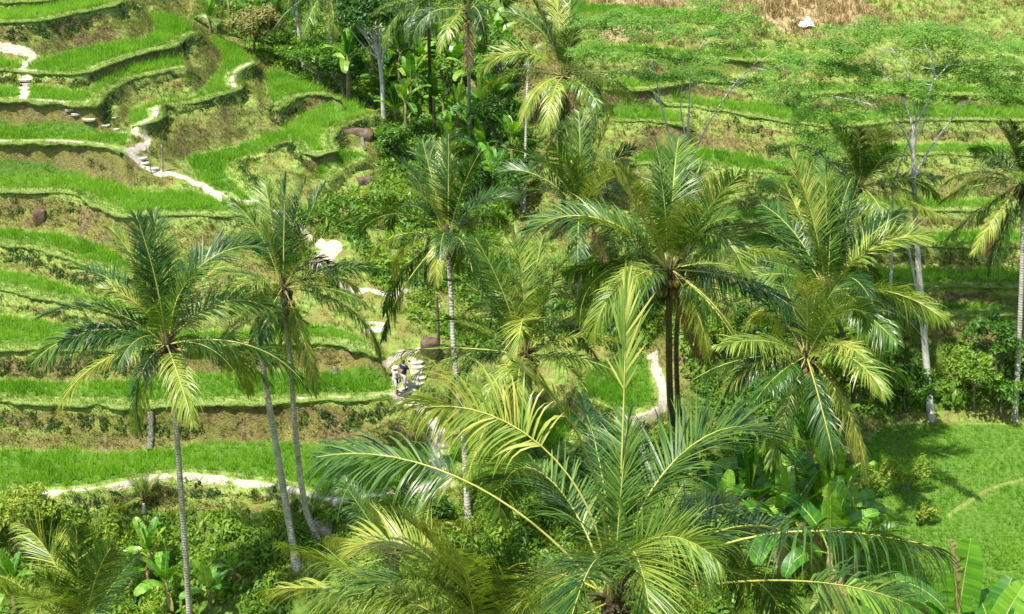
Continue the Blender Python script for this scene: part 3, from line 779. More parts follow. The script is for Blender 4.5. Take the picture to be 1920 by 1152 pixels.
def frond_mesh(e0, curl, L=5.0, seed=0, nl=108, wid=.0215, leafL=1.15, droop=None, segs=3, vee=None, mats=None, twist=None, s0=.17, rib=.035, closed=0.0):
    g = np.random.default_rng(seed)
    n = 17
    x, z, el = rib_curve(e0, curl, L, n)
    sway = g.normal(0, .05) * np.linspace(0, 1, n) ** 2 * L
    pts = np.stack([x, sway, z], -1)
    mb = MB()
    S = np.linspace(0, 1, n)
    tube(mb, pts, rib * (1 - .8 * S ** .8) + .004, 5 if rib > .03 else 4, 1)
    age = np.clip((50 - e0) / 90, 0, 1)
    if droop is None: droop = .22 + 1.2 * np.clip((62 - e0) / 70, 0, 1)
    if vee is None: vee = .38 - .45 * age
    if twist is None: twist = g.normal(0, .75)
    s = np.linspace(s0, .995, nl); s = np.clip(s + g.normal(0, .003, nl), 0, 1)
    px = np.interp(s, S, x); py = np.interp(s, S, sway); pz = np.interp(s, S, z); e = np.interp(s, S, el)
    T = np.stack([np.cos(e), np.zeros(nl), np.sin(e)], -1); N = np.stack([-np.sin(e), np.zeros(nl), np.cos(e)], -1); B = np.tile([0.0, 1, 0], (nl, 1))
    tw = twist * s; ct, st = np.cos(tw)[:, None], np.sin(tw)[:, None]
    B, N = B * ct + N * st, N * ct - B * st
    t01 = (s - s0) / (1 - s0)
    ll = leafL * (.45 + .55 * np.sin(np.clip(t01 * 1.25 + .22, 0, 1.6) * math.pi / 1.65)) * np.where(t01 > .75, 1 - (t01 - .75) * 1.9, 1) * (L / 5.0)
    ang = np.radians(60 - 34 * t01) * (1 - .75 * closed)
    for side in (1, -1):
        wv1 = np.interp(np.arange(nl), np.arange(0, nl + 6, 5), g.normal(0, .16, len(np.arange(0, nl + 6, 5))))
        a = ang + g.normal(0, .08, nl) + wv1; v = vee + g.normal(0, .16, nl) - wv1
        keep = g.uniform(0, 1, nl) > .05
        d = T * np.cos(a)[:, None] + (B * side * np.cos(v)[:, None] + N * np.sin(v)[:, None]) * np.sin(a)[:, None]
        P0 = np.stack([px, py, pz], -1); l = ll * g.uniform(.72, 1.15, nl)
        dr = droop * g.uniform(.5, 1.6, nl)
        ring = []; P = P0; D = d
        wv = T - (T * D).sum(1)[:, None] * D; wv /= np.linalg.norm(wv, axis=1)[:, None] + 1e-9
        wprof = [.55, 1.0, .8, .12] if segs == 3 else ([.5, .9, 1.0, .75, .4, .08] if segs == 5 else [.6, 1, .1])
        for k in range(segs + 1):
            w = wid * wprof[k] * (L / 5.0)
            ring.append(np.stack([P - wv * w, P + wv * w], 1))
            D = D + np.array([0, 0, -1.0]) * (dr * (1.0 if segs == 3 else .62))[:, None] * (k + .6) / segs * .8
            D /= np.linalg.norm(D, axis=1)[:, None]
            wv = wv - (wv * D).sum(1)[:, None] * D; wv /= np.linalg.norm(wv, axis=1)[:, None] + 1e-9
            P = P + D * (l / segs)[:, None]
        V = np.stack(ring, 1)[keep]                      # leaf, ring, 2, 3
        m = len(V); V = V.reshape(m, -1, 3); base = (np.arange(m) * V.shape[1])[:, None, None]
        f = np.array([[2 * k, 2 * k + 1, 2 * k + 3, 2 * k + 2] for k in range(segs)])[None] + base
        mb.add(V.reshape(-1, 3), f.reshape(-1, 4), 0)
    return mb.mesh("frond", mats or [M_frond, M_rib], True)

E0S = [86, 76, 64, 52, 38, 24, 8, -12, -35, -60]
CURLS = [18, 45, 75, 110, 145]
VAR = [(e, c) for e in E0S for c in CURLS if e - c > -125]
CURVES = [np.stack(rib_curve(e, c, 5.0)[:2], -1) for e, c in VAR]
_cache = {}
def variant(i, mat='g', seed=0, lod=0):
    k = (i, mat, seed, lod)
    if k not in _cache:
        e, c = VAR[i]
        mats = {'b': [M_frond, M_rib], 'k': [M_frondk, M_rib], 'c': [M_frond, M_rib], 'g': [M_frond, M_rib], 'y': [M_frondy, M_rib], 'd': [M_deadf, M_fibre]}[mat]
        if mat == 'c': _cache[k] = frond_mesh(e, c, 5.0, seed * 101 + i, 40, .02, .75, .04, 3, mats=mats, rib=.025, s0=.66, vee=.05, closed=.84)
        elif mat == 'b': _cache[k] = frond_mesh(e, c, 5.0, seed * 101 + i, 66, .015, 1.15, 1.3, 5, mats=mats, rib=.022, s0=.56, vee=.1)
        elif lod == 2: _cache[k] = frond_mesh(e, c, 5.0, seed * 101 + i, 132, .018, 1.3, .3 + 1.6 * np.clip((66 - e) / 70, 0, 1), 5, mats=mats, rib=.022, s0=.2, vee=.4 - .45 * np.clip((50 - e) / 90, 0, 1))
        elif lod == 1: _cache[k] = frond_mesh(e, c, 5.0, seed * 101 + i, 74, .028, 1.15, None, 2, mats=mats)
        else: _cache[k] = frond_mesh(e, c, 5.0, seed * 101 + i, mats=mats)
    return _cache[k]

def fit(C, S, mid, tip, extra=0):
    """frond shape, heading and scale whose arc passes closest to two traced points"""
    az = np.radians(np.arange(0, 360, 8)); sc = S * np.array([.7, .82, .92, 1.0, 1.1, 1.22, 1.36])
    best = None
    for i, cv in enumerate(CURVES):
        r = cv[:, 0]; z = cv[:, 1]
        P = np.stack([r[None, None] * np.cos(az)[:, None, None] * sc[None, :, None], r[None, None] * np.sin(az)[:, None, None] * sc[None, :, None],
                      np.broadcast_to(z[None, None] * sc[None, :, None], (len(az), len(sc), len(r)))], -1) + C
        x, y, _ = project(P)
        ct = np.hypot(x[..., -1] - tip[0], y[..., -1] - tip[1]); cm = np.hypot(x - mid[0], y - mid[1])[..., 5:12].min(-1)
        cost = ct + 1.3 * cm + 40 * np.abs(sc / S - 1)[None]
        e, c = VAR[i]
        cost = cost + (4 if c > 100 and e < 30 else 0)
        k = np.unravel_index(cost.argmin(), cost.shape)
        if best is None or cost[k] < best[0]: best = (cost[k], i, az[k[0]], sc[k[1]])
    return best

def uv_ball(mb, c, r, n=6, m=8, sq=1.0, mi=0):
    th = np.linspace(0, math.pi, n + 1)[1:-1]; ph = np.arange(m) * 2 * math.pi / m
    V = [(c[0], c[1], c[2] + r * sq)] + [(c[0] + r * math.sin(a) * math.cos(b), c[1] + r * math.sin(a) * math.sin(b), c[2] + r * sq * math.cos(a)) for a in th for b in ph] + [(c[0], c[1], c[2] - r * sq)]
    F3 = [(0, 1 + j, 1 + (j + 1) % m) for j in range(m)]; o = 1 + (n - 2) * m
    F3 += [(len(V) - 1, o + (j + 1) % m, o + j) for j in range(m)]
    F4 = [(1 + i * m + j, 1 + (i + 1) * m + j, 1 + (i + 1) * m + (j + 1) % m, 1 + i * m + (j + 1) % m) for i in range(n - 2) for j in range(m)]
    b = mb.n; mb.add(V, F3, mi); mb.f4.append(np.array(F4, np.int32) + b); mb.m4.append(np.full(len(F4), mi, np.int32))

prnd = random.Random(5)
def coconut_mesh(mat, r=.13):
    mb = MB(); uv_ball(mb, (0, 0, 0), r, 7, 9, 1.25); return mb.mesh("coconut", mat, True)
COCO, COCO2 = coconut_mesh(M_coco), coconut_mesh(M_old)

def palm(label, crown, base=None, Y=None, via=(), fronds=(), S=1.0, extra=14, lod=0, tr=.15, dark=False, coco=8, seed=1, group=None, low=(3, 2), yellow=.05, thick=1.0, cat="palm tree", name="coconut_palm", dk=.15):
    """crown: photo pixel of the crown's heart; base: photo pixel of the foot, or None with a distance Y"""
    rnd = random.Random(seed)
    if base is not None:
        G = ground(*base); Yc = (Y if Y is not None else G.y)
    else:
        Yc = Y
    C = at_Y(crown[0], crown[1], Yc)
    if base is None:
        bx, by = C[0] + rnd.uniform(-1, 1), C[1] + rnd.uniform(-.5, .8)
        G = Vector((bx, by, float(gz(bx, by))))
    root = empty(name, G)
    tag(root, label, cat, group)
    G3 = np.array(G) - np.array([0, 0, .3]); C3 = np.array(C)
    pts = [G3]
    for (vx, vy) in sorted(via, key=lambda q: -q[1]):                                   # traced trunk bends, at the matching share of the height
        f0 = None
        for f in np.linspace(0, 1, 60):
            p = G3 * (1 - f) + C3 * f; q = project(p)
            if f0 is None or abs(q[1] - vy) < f0[0]: f0 = (abs(q[1] - vy), f)
        pts.append(at_Y(vx, vy, (G3 * (1 - f0[1]) + C3 * f0[1])[1]))
    if not via:
        m = (G3 + C3) / 2 + np.array([rnd.uniform(-.35, .35), 0, 0]); pts.append(m)
    pts.append(C3 - np.array([0, 0, .25]))
    cv = catmull(np.array(pts), .22)
    s = np.linspace(0, 1, len(cv)); H_ = np.linalg.norm(C3 - G3)
    hh = s * H_
    rad = tr * thick * (1.0 - .28 * s) + tr * .9 * np.exp(-hh / .55) + np.sin(hh * 2 * math.pi / .44) * tr * .02
    mb = MB(); tube(mb, cv - np.array(G), rad, 10)
    link("trunk", mb.mesh("trunk", M_trunkd if dark else M_trunk), root)
    Cl = C3 - np.array(G)
    mb = MB(); tube(mb, [Cl + np.array([0, 0, z]) for z in (-.75, -.4, 0, .35, .7)], np.array([.15, .2, .22, .14, .04]) * S * thick, 9)
    for k in range(16):                                    # ragged fibre and old stalk bases round the crown
        a = rnd.uniform(0, 6.28); d = np.array([math.cos(a), math.sin(a), rnd.uniform(-.5, .9)]); p0 = Cl + np.array([0, 0, rnd.uniform(-.5, .3)])
        tube(mb, [p0, p0 + d * .3 * S, p0 + d * .55 * S + np.array([0, 0, -.06])], np.array([.06, .045, .015]) * S, 4)
    link("crown_base", mb.mesh("crown_base", M_fibre), root)
    if lod < 2 and S > .6:                                 # dry sheaths and spent flower stalks hanging under the crown
        mb = MB()
        for k in range(26):
            a = rnd.uniform(0, 6.28); d = np.array([math.cos(a), math.sin(a), 0]); p0 = Cl + np.array([0, 0, rnd.uniform(-.5, .1)]); L = rnd.uniform(.5, 1.25) * S
            tube(mb, [p0, p0 + d * .3 * S + np.array([0, 0, -.1]), p0 + d * .42 * S + np.array([0, 0, -L * .6]), p0 + d * rnd.uniform(.3, .5) * S + np.array([0, 0, -L])], np.array([.035, .04, .03, .008]) * S, 4)
        link("dry_sheath", mb.mesh("dry_sheath", M_fibre), root)
    used = []
    def put(i, az, sc, mat):
        me = variant(i, mat, rnd.randint(0, 2), lod)
        nm = "dead_frond" if mat == 'd' else "frond"
        off = np.array([math.cos(az), math.sin(az), 0]) * .12 * S
        o = link(nm, me, root, Cl + off, (rnd.uniform(-.05, .05), 0, az), sc)
        if mat == 'y': o["label"] = "yellow or brightened frond"  # old yellow leaves, and others coloured lighter to look sunlit
        used.append(az)
    for fr_ in fronds:
        mid, tip = fr_[0], fr_[1]; mat = fr_[2] if len(fr_) > 2 else 'k' if rnd.random() < dk else ('y' if rnd.random() < yellow * .5 else 'g')
        _, i, az, sc = fit(C3, S, mid, tip)
        put(i, az, sc, mat)
    a0 = rnd.uniform(0, 6.28)
    extra = max(2, int(extra * .55)) if len(fronds) > 5 else extra
    for k in range(extra):                                 # the remaining leaves, by age round the stem
        f = k / max(1, extra - 1)
        e = 84 - 80 * f ** .9; az = a0 + k * 2.39996
        c = 30 + 70 * f + rnd.uniform(-15, 20)
        i = min(range(len(VAR)), key=lambda q: abs(VAR[q][0] - e) + .5 * abs(VAR[q][1] - c))
        put(i, az, S * rnd.uniform(.72, .98) * (.85 if f < .3 else 1), 'y' if rnd.random() < yellow else 'k' if rnd.random() < dk else 'g')
    for k in range(3 if lod < 2 and extra > 4 else 0):     # leaves bending down past the horizontal
        i = VAR.index(prnd.choice([(8, 45), (8, 75), (-12, 45), (24, 110)]))
        put(i, a0 + k * 1.6 + rnd.uniform(-.4, .4), S * rnd.uniform(.75, 1.0), 'y' if rnd.random() < .2 else 'g')
    for k in range(low[0]):                                # old hanging leaves
        az = rnd.uniform(0, 6.28); i = VAR.index((-35, 45)) if k % 2 else VAR.index((-60, 18))
        put(i, az, S * rnd.uniform(.6, .85), 'd' if k < low[1] else 'y')
    for k in range(coco):
        a = k * 2.4 + rnd.uniform(-.3, .3); rr = rnd.uniform(.22, .5) * S
        link("coconut", COCO if rnd.random() < .75 else COCO2, root, Cl + np.array([math.cos(a) * rr, math.sin(a) * rr, -.35 - rnd.uniform(0, .5) * S]), (rnd.uniform(-.5, .5), rnd.uniform(-.5, .5), 0), S * rnd.uniform(.95, 1.3))
    return root

T2 = lambda *a: [((a[i], a[i + 1]), (a[i + 2], a[i + 3])) for i in range(0, len(a), 4)]
palm("tall palm with yellow green lower fronds standing in front of the terraces at left", (313, 645), (358, 1190), Y=57.5, via=[(330, 800), (345, 1000)],
     fronds=T2(187,576,82,599, 155,620,67,674, 265,628,225,692, 220,515,147,497, 262,500,215,428, 290,480,272,410, 318,490,300,400, 385,480,488,480,
               420,560,515,598, 312,545,318,610, 340,560,380,470, 250,560,190,540, 480,652,590,745) + [((165,700),(95,770),'y'), ((410,655),(466,740),'y'), ((322,715),(345,792),'y')],
     S=1.12, extra=16, coco=14, seed=11, dk=.25, low=(1, 0), group="coconut palms")
palm("palm on a curved stem with a swollen foot beside the bottom path", (530, 540), (606, 1005), Y=62.5, via=[(545, 690), (556, 830), (575, 960)],
     fronds=T2(455,512,385,520, 490,440,440,375, 510,440,495,340, 545,420,535,330, 575,430,600,350, 600,440,665,410, 620,500,708,510, 640,580,708,668,
               565,620,592,745, 475,590,405,615, 565,495,620,560, 528,615,530,690, 555,450,570,340), S=.92, extra=11, coco=9, seed=12, low=(1, 1), group="coconut palms")
palm("slender pale grey stem with a small ragged crown between the two left palms", (487, 597), (557, 1062), Y=62, via=[(492, 680), (520, 850)],
     fronds=T2(450,605,415,650, 520,600,550,640, 480,560,470,530, 505,560,520,530), S=.5, extra=11, coco=3, seed=13, low=(1, 0), tr=.175, group="coconut palms")
palm("palm with hanging left fronds above the stairway where two people stand", (838, 443), (878, 972), Y=66.5, via=[(846, 560), (851, 660), (868, 810)],
     fronds=T2(775,385,735,430, 735,405,672,440, 770,500,725,590, 812,470,815,530, 855,475,885,520, 905,412,960,430, 785,345,730,295, 812,340,795,262,
               845,340,853,255, 878,320,903,285, 915,365,970,365, 870,450,905,505, 760,540,730,640, 830,340,825,265), S=.97, extra=16, coco=12, seed=14, dk=.35, low=(2, 1), group="coconut palms")
palm("broad palm of upright pale fronds in the middle with a dark short stem", (985, 665), (1003, 850), Y=62.5, via=[(995, 740)],
     fronds=T2(980,530,960,440, 915,560,850,522, 1035,530,1085,465, 910,622,848,610, 810,645,745,665, 1000,610,955,680, 940,520,903,450, 1062,600,1130,590,
               1005,540,1010,450, 940,560,880,480, 1060,680,1110,740) + [((925,770),(868,900),'y'), ((955,740),(905,840),'y')], S=1.2, extra=18, coco=6, seed=15, dark=True, low=(1, 1), group="coconut palms")
palm("tallest full palm right of centre with dark stem and long spreading fronds", (1255, 505), (1262, 790), Y=60.5, via=[(1254, 620), (1256, 740)],
     fronds=T2(1185,430,1100,375, 1175,458,1108,500, 1150,500,1070,512, 1200,525,1155,570, 1110,408,985,460, 1245,380,1228,270, 1265,380,1278,258, 1292,390,1300,300,
               1215,390,1175,300, 1330,390,1385,325, 1330,440,1400,500, 1370,522,1495,600, 1290,512,1325,560, 1205,560,1150,620, 1190,370,1130,300, 1325,420,1380,400)
               + [((1335,570),(1395,665),'y')], S=1.28, extra=18, coco=14, seed=16, dk=.3, dark=True, low=(2, 1), tr=.19, group="coconut palms")
palm("thin palm stem close behind the tallest palm's dark trunk", (1278, 530), (1272, 770), Y=64, via=[(1268, 640)], fronds=T2(1300,500,1340,520, 1240,540,1200,600), S=.8, extra=12, coco=6, seed=26, dark=True, low=(2, 1), group="coconut palms")
palm("full palm with long glossy right fronds in front of the right terraces", (1552, 545), (1600, 775), Y=65, via=[(1597, 680)],
     fronds=T2(1530,420,1505,280, 1535,420,1545,300, 1590,430,1622,335, 1610,480,1675,430, 1640,460,1742,440, 1600,508,1645,530, 1665,575,1728,625,
               1470,470,1395,447, 1490,430,1440,385, 1490,500,1430,492, 1630,600,1680,650, 1570,430,1580,330, 1510,440,1470,350, 1630,450,1690,400) + [((1680,550),(1770,580),'y')],
     S=1.22, extra=20, coco=10, seed=17, dk=.6, dark=True, low=(2, 1), group="coconut palms")
palm("dark-hearted palm with a pale bowed frond at the edge of the right rice field", (1512, 668), (1542, 868), Y=57.5, via=[(1530, 770)],
     fronds=T2(1528,590,1523,512, 1498,590,1460,525, 1580,592,1638,615, 1610,665,1705,722, 1600,670,1660,740, 1440,635,1372,655, 1430,670,1355,735, 1440,712,1400,752,
               1530,740,1560,850, 1545,790,1566,870, 1598,800,1633,880, 1475,780,1440,870, 1550,600,1590,560, 1470,610,1420,600), S=1.02, extra=11, coco=12, seed=18, dk=.5, dark=True, low=(3, 2), group="coconut palms")
palm("stiff upright palm top rising behind the right palm", (1612, 350), (1640, 620), Y=73, fronds=T2(1590,290,1572,235, 1608,290,1607,232, 1632,290,1652,240, 1645,310,1690,265,
               1555,300,1503,272, 1680,352,1765,322, 1640,300,1665,250) + [((1715,385),(1785,392),'y')], S=.95, extra=14, seed=19, dk=.6, dark=True, low=(1, 0), coco=4, group="coconut palms")
palm("palm with drooping starry crown standing high before the far hillside", (1057, 143), (1060, 420), Y=84, via=[(1050, 260)],
     fronds=T2(1000,133,912,160, 975,98,918,130, 1010,165,965,230, 1120,140,1180,192, 1090,160,1135,202, 1035,190,1020,250, 1053,180,1056,225, 1045,70,1040,-10,
               1030,50,1000,-5, 985,30,945,30, 1062,70,1072,-20, 1075,80,1088,30, 1090,110,1125,95) + [((1000,130),(914,166),'y'), ((1115,142),(1178,185),'y'), ((1012,168),(970,235),'y'), ((1095,165),(1140,212),'y')], S=.97, extra=4, lod=0, coco=6, seed=20, dark=True, low=(2, 1), group="coconut palms")  # last four fronds are added in yellow to brighten the crown by colour
palm("bushy palm top with upright fronds just below the starry-crowned palm", (1088, 395), (1090, 560), Y=78,
     fronds=T2(1010,290,935,280, 1065,310,1035,270, 1085,300,1085,215, 1100,300,1120,210, 1130,260,1150,202, 1125,350,1160,310, 1010,355,960,390, 1150,350,1200,330,
               1050,330,1000,300, 1070,320,1060,230), S=1.12, extra=14, lod=1, coco=4, seed=21, low=(1, 1), group="coconut palms")
palm("palm reaching in from the right edge over the terraces", (1918, 345), (1903, 790), Y=74, via=[(1917, 480), (1908, 700)],
     fronds=T2(1850,385,1775,450, 1830,352,1768,380, 1870,300,1815,285, 1895,280,1880,230, 1912,280,1908,225, 1890,430,1857,515, 1880,400,1820,470, 1950,300,2000,330, 1960,400,2010,450),
     S=.98, extra=11, coco=6, seed=22, low=(2, 1), group="coconut palms")
palm("palm at the top edge with a slim pale stem rising from the jungle", (877, 22), (884, 278), Y=96, via=[(879, 120), (880, 200)],
     fronds=T2(820,20,780,82, 905,-3,955,20, 895,25,905,75, 850,40,838,100, 920,20,950,50, 850,-20,820,-40, 880,-30,880,-70, 905,-30,930,-60, 840,-5,790,10), S=.9, extra=12, lod=1, coco=6, seed=23, dark=False, low=(2, 1), group="coconut palms")
palm("dark palm at the top edge with fronds hanging over the banana grove", (802, 0), (808, 215), Y=99, via=[(805, 100)],
     fronds=T2(750,30,725,88, 780,30,768,75, 825,30,832,95, 790,-40,780,-70, 840,-20,870,-10, 745,0,700,20), S=.9, extra=12, lod=1, coco=4, seed=24, dark=True, low=(2, 1), group="coconut palms")
palm("palm in the top left jungle with fronds fanning left over the gap", (612, -22), (626, 165), Y=112, via=[(619, 60)],
     fronds=T2(560,2,520,55, 590,20,572,68, 625,20,630,72, 645,0,660,35, 560,-40,520,-30, 610,-70,610,-100), S=1.05, extra=11, lod=1, coco=4, seed=25, low=(2, 0), group="coconut palms")
palm("pale slim palm stem standing left in the top jungle", (552, -40), (572, 140), Y=114, via=[(560, 60)], fronds=(), S=.9, extra=9, lod=1, coco=0, seed=27, low=(1, 1), group="coconut palms")
palm("thin white palm stem between the starry-crowned palm and the banana grove", (992, 105), (983, 400), Y=93, via=[(987, 200)], fronds=T2(1000,90,1010,110,970,95,955,120), S=.35, extra=11, lod=1, coco=2, seed=28, low=(0, 0), tr=.09, group="coconut palms")
palm("small yellowing young palm below the lowest terrace path", (268, 935), (268, 960), fronds=[((275,900),(272,870)),((290,900),(302,878),'y'),((250,905),(236,890),'y'),((290,925),(308,925),'y'),((250,940),(222,955),'y'),((255,900),(252,875))],
     S=.3, extra=4, lod=1, coco=0, seed=29, low=(1, 0), tr=.08, yellow=.5, group="young coconut palms")

# near palms below the camera
def near_palm(label, crown, Y, S, fronds, extra, seed, group="coconut palms", low=(0, 0), yellow=.25, coco=6):
    return palm(label, crown, None, Y, fronds=fronds, S=S, extra=extra, lod=2, seed=seed, group=group, low=low, yellow=yellow, coco=coco, tr=.17)
near_palm("huge near palm filling the bottom centre with a tall upright frond", (1150, 1125), 24.0, 1.12,
     [((1146,940),(1132,760),'k'), ((1062,905),(935,985)), ((850,900),(605,870),'b'), ((1262,865),(1490,858)), ((1240,985),(1278,890),'y'), ((1000,800),(790,765),'b'),
      ((1112,835),(968,672),'c'), ((1180,750),(1196,535),'c'), ((1500,1000),(1728,1050),'b'), ((1600,1108),(1770,1170),'b'), ((1370,1000),(1510,1070)),
      ((1230,1000),(1350,1060)), ((1060,1080),(960,1150)), ((1320,1080),(1450,1180)), ((1255,1020),(1330,1130)), ((1120,1040),(1060,1160)), ((1200,1060),(1230,1180)), ((1290,980),(1420,1000),'k')], 3, 41)
near_palm("near palm at the bottom with yellow arched fronds left of the huge palm", (900, 1215), 26.0, 1.0,
     [((820,1035),(658,1060),'y'), ((670,1095),(540,1020),'y'), ((600,1090),(515,1095),'y'), ((760,1120),(640,1130),'y'), ((850,1130),(900,1060)), ((780,1080),(690,1110)), ((1000,1130),(1100,1120)), ((880,1090),(860,1010),'y'), ((930,1100),(990,1040)), ((800,1150),(700,1180),'y')], 4, 42)
near_palm("young palm with two upright fronds just above the yellow arched fronds", (738, 1045), 34.0, .72, [((682,975),(640,902)), ((762,945),(768,888)), ((710,985),(690,950)), ((790,1000),(830,960)), ((690,1020),(620,1010))], 3, 43, coco=0)
near_palm("near palm in the bottom left corner with a leaning upright frond", (152, 1190), 30.0, .85,
     [((122,1050),(55,965)), ((172,1050),(142,985)), ((60,1110),(10,1060),'y'), ((210,1100),(260,1050)), ((30,1120),(-60,1110),'y'), ((190,1080),(215,1020)), ((100,1120),(40,1150),'y')], 5, 44, coco=0)

# ------------------------------------------------------------------ banana plants
M_ban = leaf_mat("banana_leaf", [(.15, (.03, .13, .014)), (.4, (.08, .24, .02)), (.65, (.15, .35, .03)), (.9, (.28, .44, .06))], .8, .35, .35, .5, .7)
M_band = leaf_mat("withered_banana_leaf", [(.2, (.16, .11, .04)), (.5, (.34, .26, .10)), (.85, (.44, .40, .14))], 2.5, .25, .7, .3, .5)
M_midrib = solid("banana_midrib", [(.3, (.24, .32, .07)), (.7, (.38, .42, .12))], 3, .5)
M_pstem = solid("banana_stem", [(.3, (.10, .09, .035)), (.5, (.22, .20, .08)), (.7, (.34, .27, .14))], 3, .7, .4, 12)
def banana_leaf(e0, curl, seed, L=2.0, W=.30, tear=.3, nseg=22, mat=None):
    g = np.random.default_rng(seed)
    x, z, el = rib_curve(e0, curl, L, nseg + 1, 1.5)
    sway = g.normal(0, .05) * np.linspace(0, 1, nseg + 1) ** 2 * L
    pts = np.stack([x, sway, z], -1); S = np.linspace(0, 1, nseg + 1)
    mb = MB(); tube(mb, pts, .026 * (1 - .85 * S) + .004, 5, 1)
    N = np.stack([-np.sin(el), np.zeros_like(el), np.cos(el)], -1)
    roll = g.normal(0, .3)
    s0 = .2
    prof = lambda s: np.where(s < s0, 0, np.minimum(1, ((s - s0) / .1).clip(0, 1) ** .5) * np.sqrt(np.clip(1 - ((s - .55) / .46) ** 2 * (s > .55), 0, 1)))
    for side in (1, -1):
        torn = 0.0; lift = g.uniform(.15, .6)
        for k in range(nseg):
            sa, sb = S[k], S[k + 1]
            if sb <= s0: continue
            if g.uniform() < tear: torn = g.uniform(-.35, .2); gap = g.uniform(.05, .25)
            else: gap = 0.0
            V = []
            for q, s in ((k, sa), (k + 1, sb)):
                w = float(prof(np.array(s))) * W
                c = pts[q]; a = lift + torn + roll * side
                out = np.array([0, side * math.cos(a), 0]) + N[q] * math.sin(a)
                fw = np.array([math.cos(el[q]), 0, math.sin(el[q])])
                shr = -gap * w * (1 if q == k + 1 else -1) * .5
                droop = np.array([0, 0, -1.0]) * w * w * .55
                V += [c, c + out * w * .55 + fw * w * .12 + droop * .25, c + out * w + fw * (w * .3 + shr) + droop]
            V = np.array(V)
            f = [(0, 1, 4, 3), (1, 2, 5, 4)] if side > 0 else [(0, 3, 4, 1), (1, 4, 5, 2)]
            mb.add(V, f, 0)
    return mb.mesh("leaf", mat or [M_ban, M_midrib], True)
BL = [(e, c, banana_leaf(e, c, 300 + i, tear=.12 + .1 * (i % 3))) for i, (e, c) in enumerate([(86, 12), (80, 25), (72, 45), (62, 70), (50, 90), (36, 100), (70, 30), (58, 55)])]
BLd = [banana_leaf(e, c, 340 + i, W=.24, tear=.7, mat=[M_band, M_pstem]) for i, (e, c) in enumerate([(-40, 45), (-60, 25)])]
def stem_mesh(h, r):
    mb = MB(); tube(mb, [(0, 0, -.3), (.02, 0, h * .3), (.0, .03, h * .7), (0, 0, h)], [r * 1.25, r, r * .8, r * .5], 8); return mb.mesh("stem", M_pstem)
STEM = [stem_mesh(h, .13) for h in (1.2, 1.9, 2.6)]
def banana(p, size=1.0, tall=1, n=7, seed=0, label=None, group=None, dead=1, bright=None):
    r = random.Random(seed); h = (1.2, 1.9, 2.6)[tall]
    root = empty("banana_plant", p, r.uniform(0, 6.28)); root.scale = (size,) * 3
    tag(root, label, "banana plant", group)
    link("stem", STEM[tall], root)
    a = r.uniform(0, 6.28)
    for k in range(n):
        f = k / max(1, n - 1)
        i = min(len(BL) - 1, int(f * 5.9)) if r.random() < .7 else r.choice([6, 7])
        a += 2.3999 + r.uniform(-.3, .3)
        link("leaf", BL[i][2], root, (0, 0, h - .12 - .15 * f), (0, 0, a), r.uniform(.8, 1.15))
    for k in range(dead):
        link("withered_leaf", BLd[k % 2], root, (0, 0, h - .3), (0, 0, r.uniform(0, 6.28)), r.uniform(.6, .9))
    return root
JB = [(395,62),(432,50),(655,195),(742,240),(772,205),(792,168),(832,225),(848,182),(762,262),(905,232),(918,170),(932,262),(890,290),(941,300),
      (815,262),(722,180),(858,262),(700,150),(640,150),(750,150),(820,120),(780,110),(930,130),(880,200),(905,320),(840,310),(960,345),(925,375),(740,110)]
for i, (x, y) in enumerate(JB):
    g = ground(x, y)
    banana(g, 1.0 + .3 * ((i * 7) % 5) / 4, i % 3, 8, 500 + i, "broad-leaved banana plant crowded in the shaded ravine grove below the top palms", "banana plants in the ravine grove", dead=i % 2)
for i, (x, y, s, tl, lab) in enumerate([
    (285,1095,.95,1,"banana plant left of the leaning trunk foot on the lower bank"), (250,1120,.8,0,"small banana plant leftmost of the lower bank clump"),
    (318,1150,.95,1,"banana plant with torn leaves close beside the tall left palm trunk"), (395,1140,.85,0,"banana plant just right of the tall left palm trunk"),
    (30,1150,.95,1,"banana plant at the bottom left corner beside the leaning frond"), (438,1090,.6,0,"lone low banana plant among the shrubs of the lower bank")]):
    banana(ground(x, y), s, tl, 7, 560 + i, lab, "banana plants on the lower bank")
for i, (x, y, s, tl, lab) in enumerate([
    (1505,1000,1.8,2,"tall banana plant behind the long drooping frond at right"), (1562,985,1.25,1,"banana plant nearest the rice field edge below the dark palm"),
    (1450,1010,1.8,1,"banana plant in the middle of the right clump"), (1398,1040,1.7,1,"banana plant at the left side of the right clump"),
    (1530,1070,1.75,1,"lower banana plant of the right clump with broad lit leaves"), (1350,1070,1.5,1,"banana plant half hidden by the huge palm's right fronds"),
    (1600,1090,1.5,0,"short banana plant at the foot of the right clump"), (1462,1100,1.75,1,"banana plant at the bottom edge under the drooping frond"),
    (1545,1140,1.7,1,"banana plant rising from below the bottom edge right of the huge palm"), (1480,965,1.5,1,"banana plant at the back of the right clump by the dark palm's foot")]):
    banana(ground(x, y), s, tl, 8, 580 + i, lab, "banana plants below the rice field")

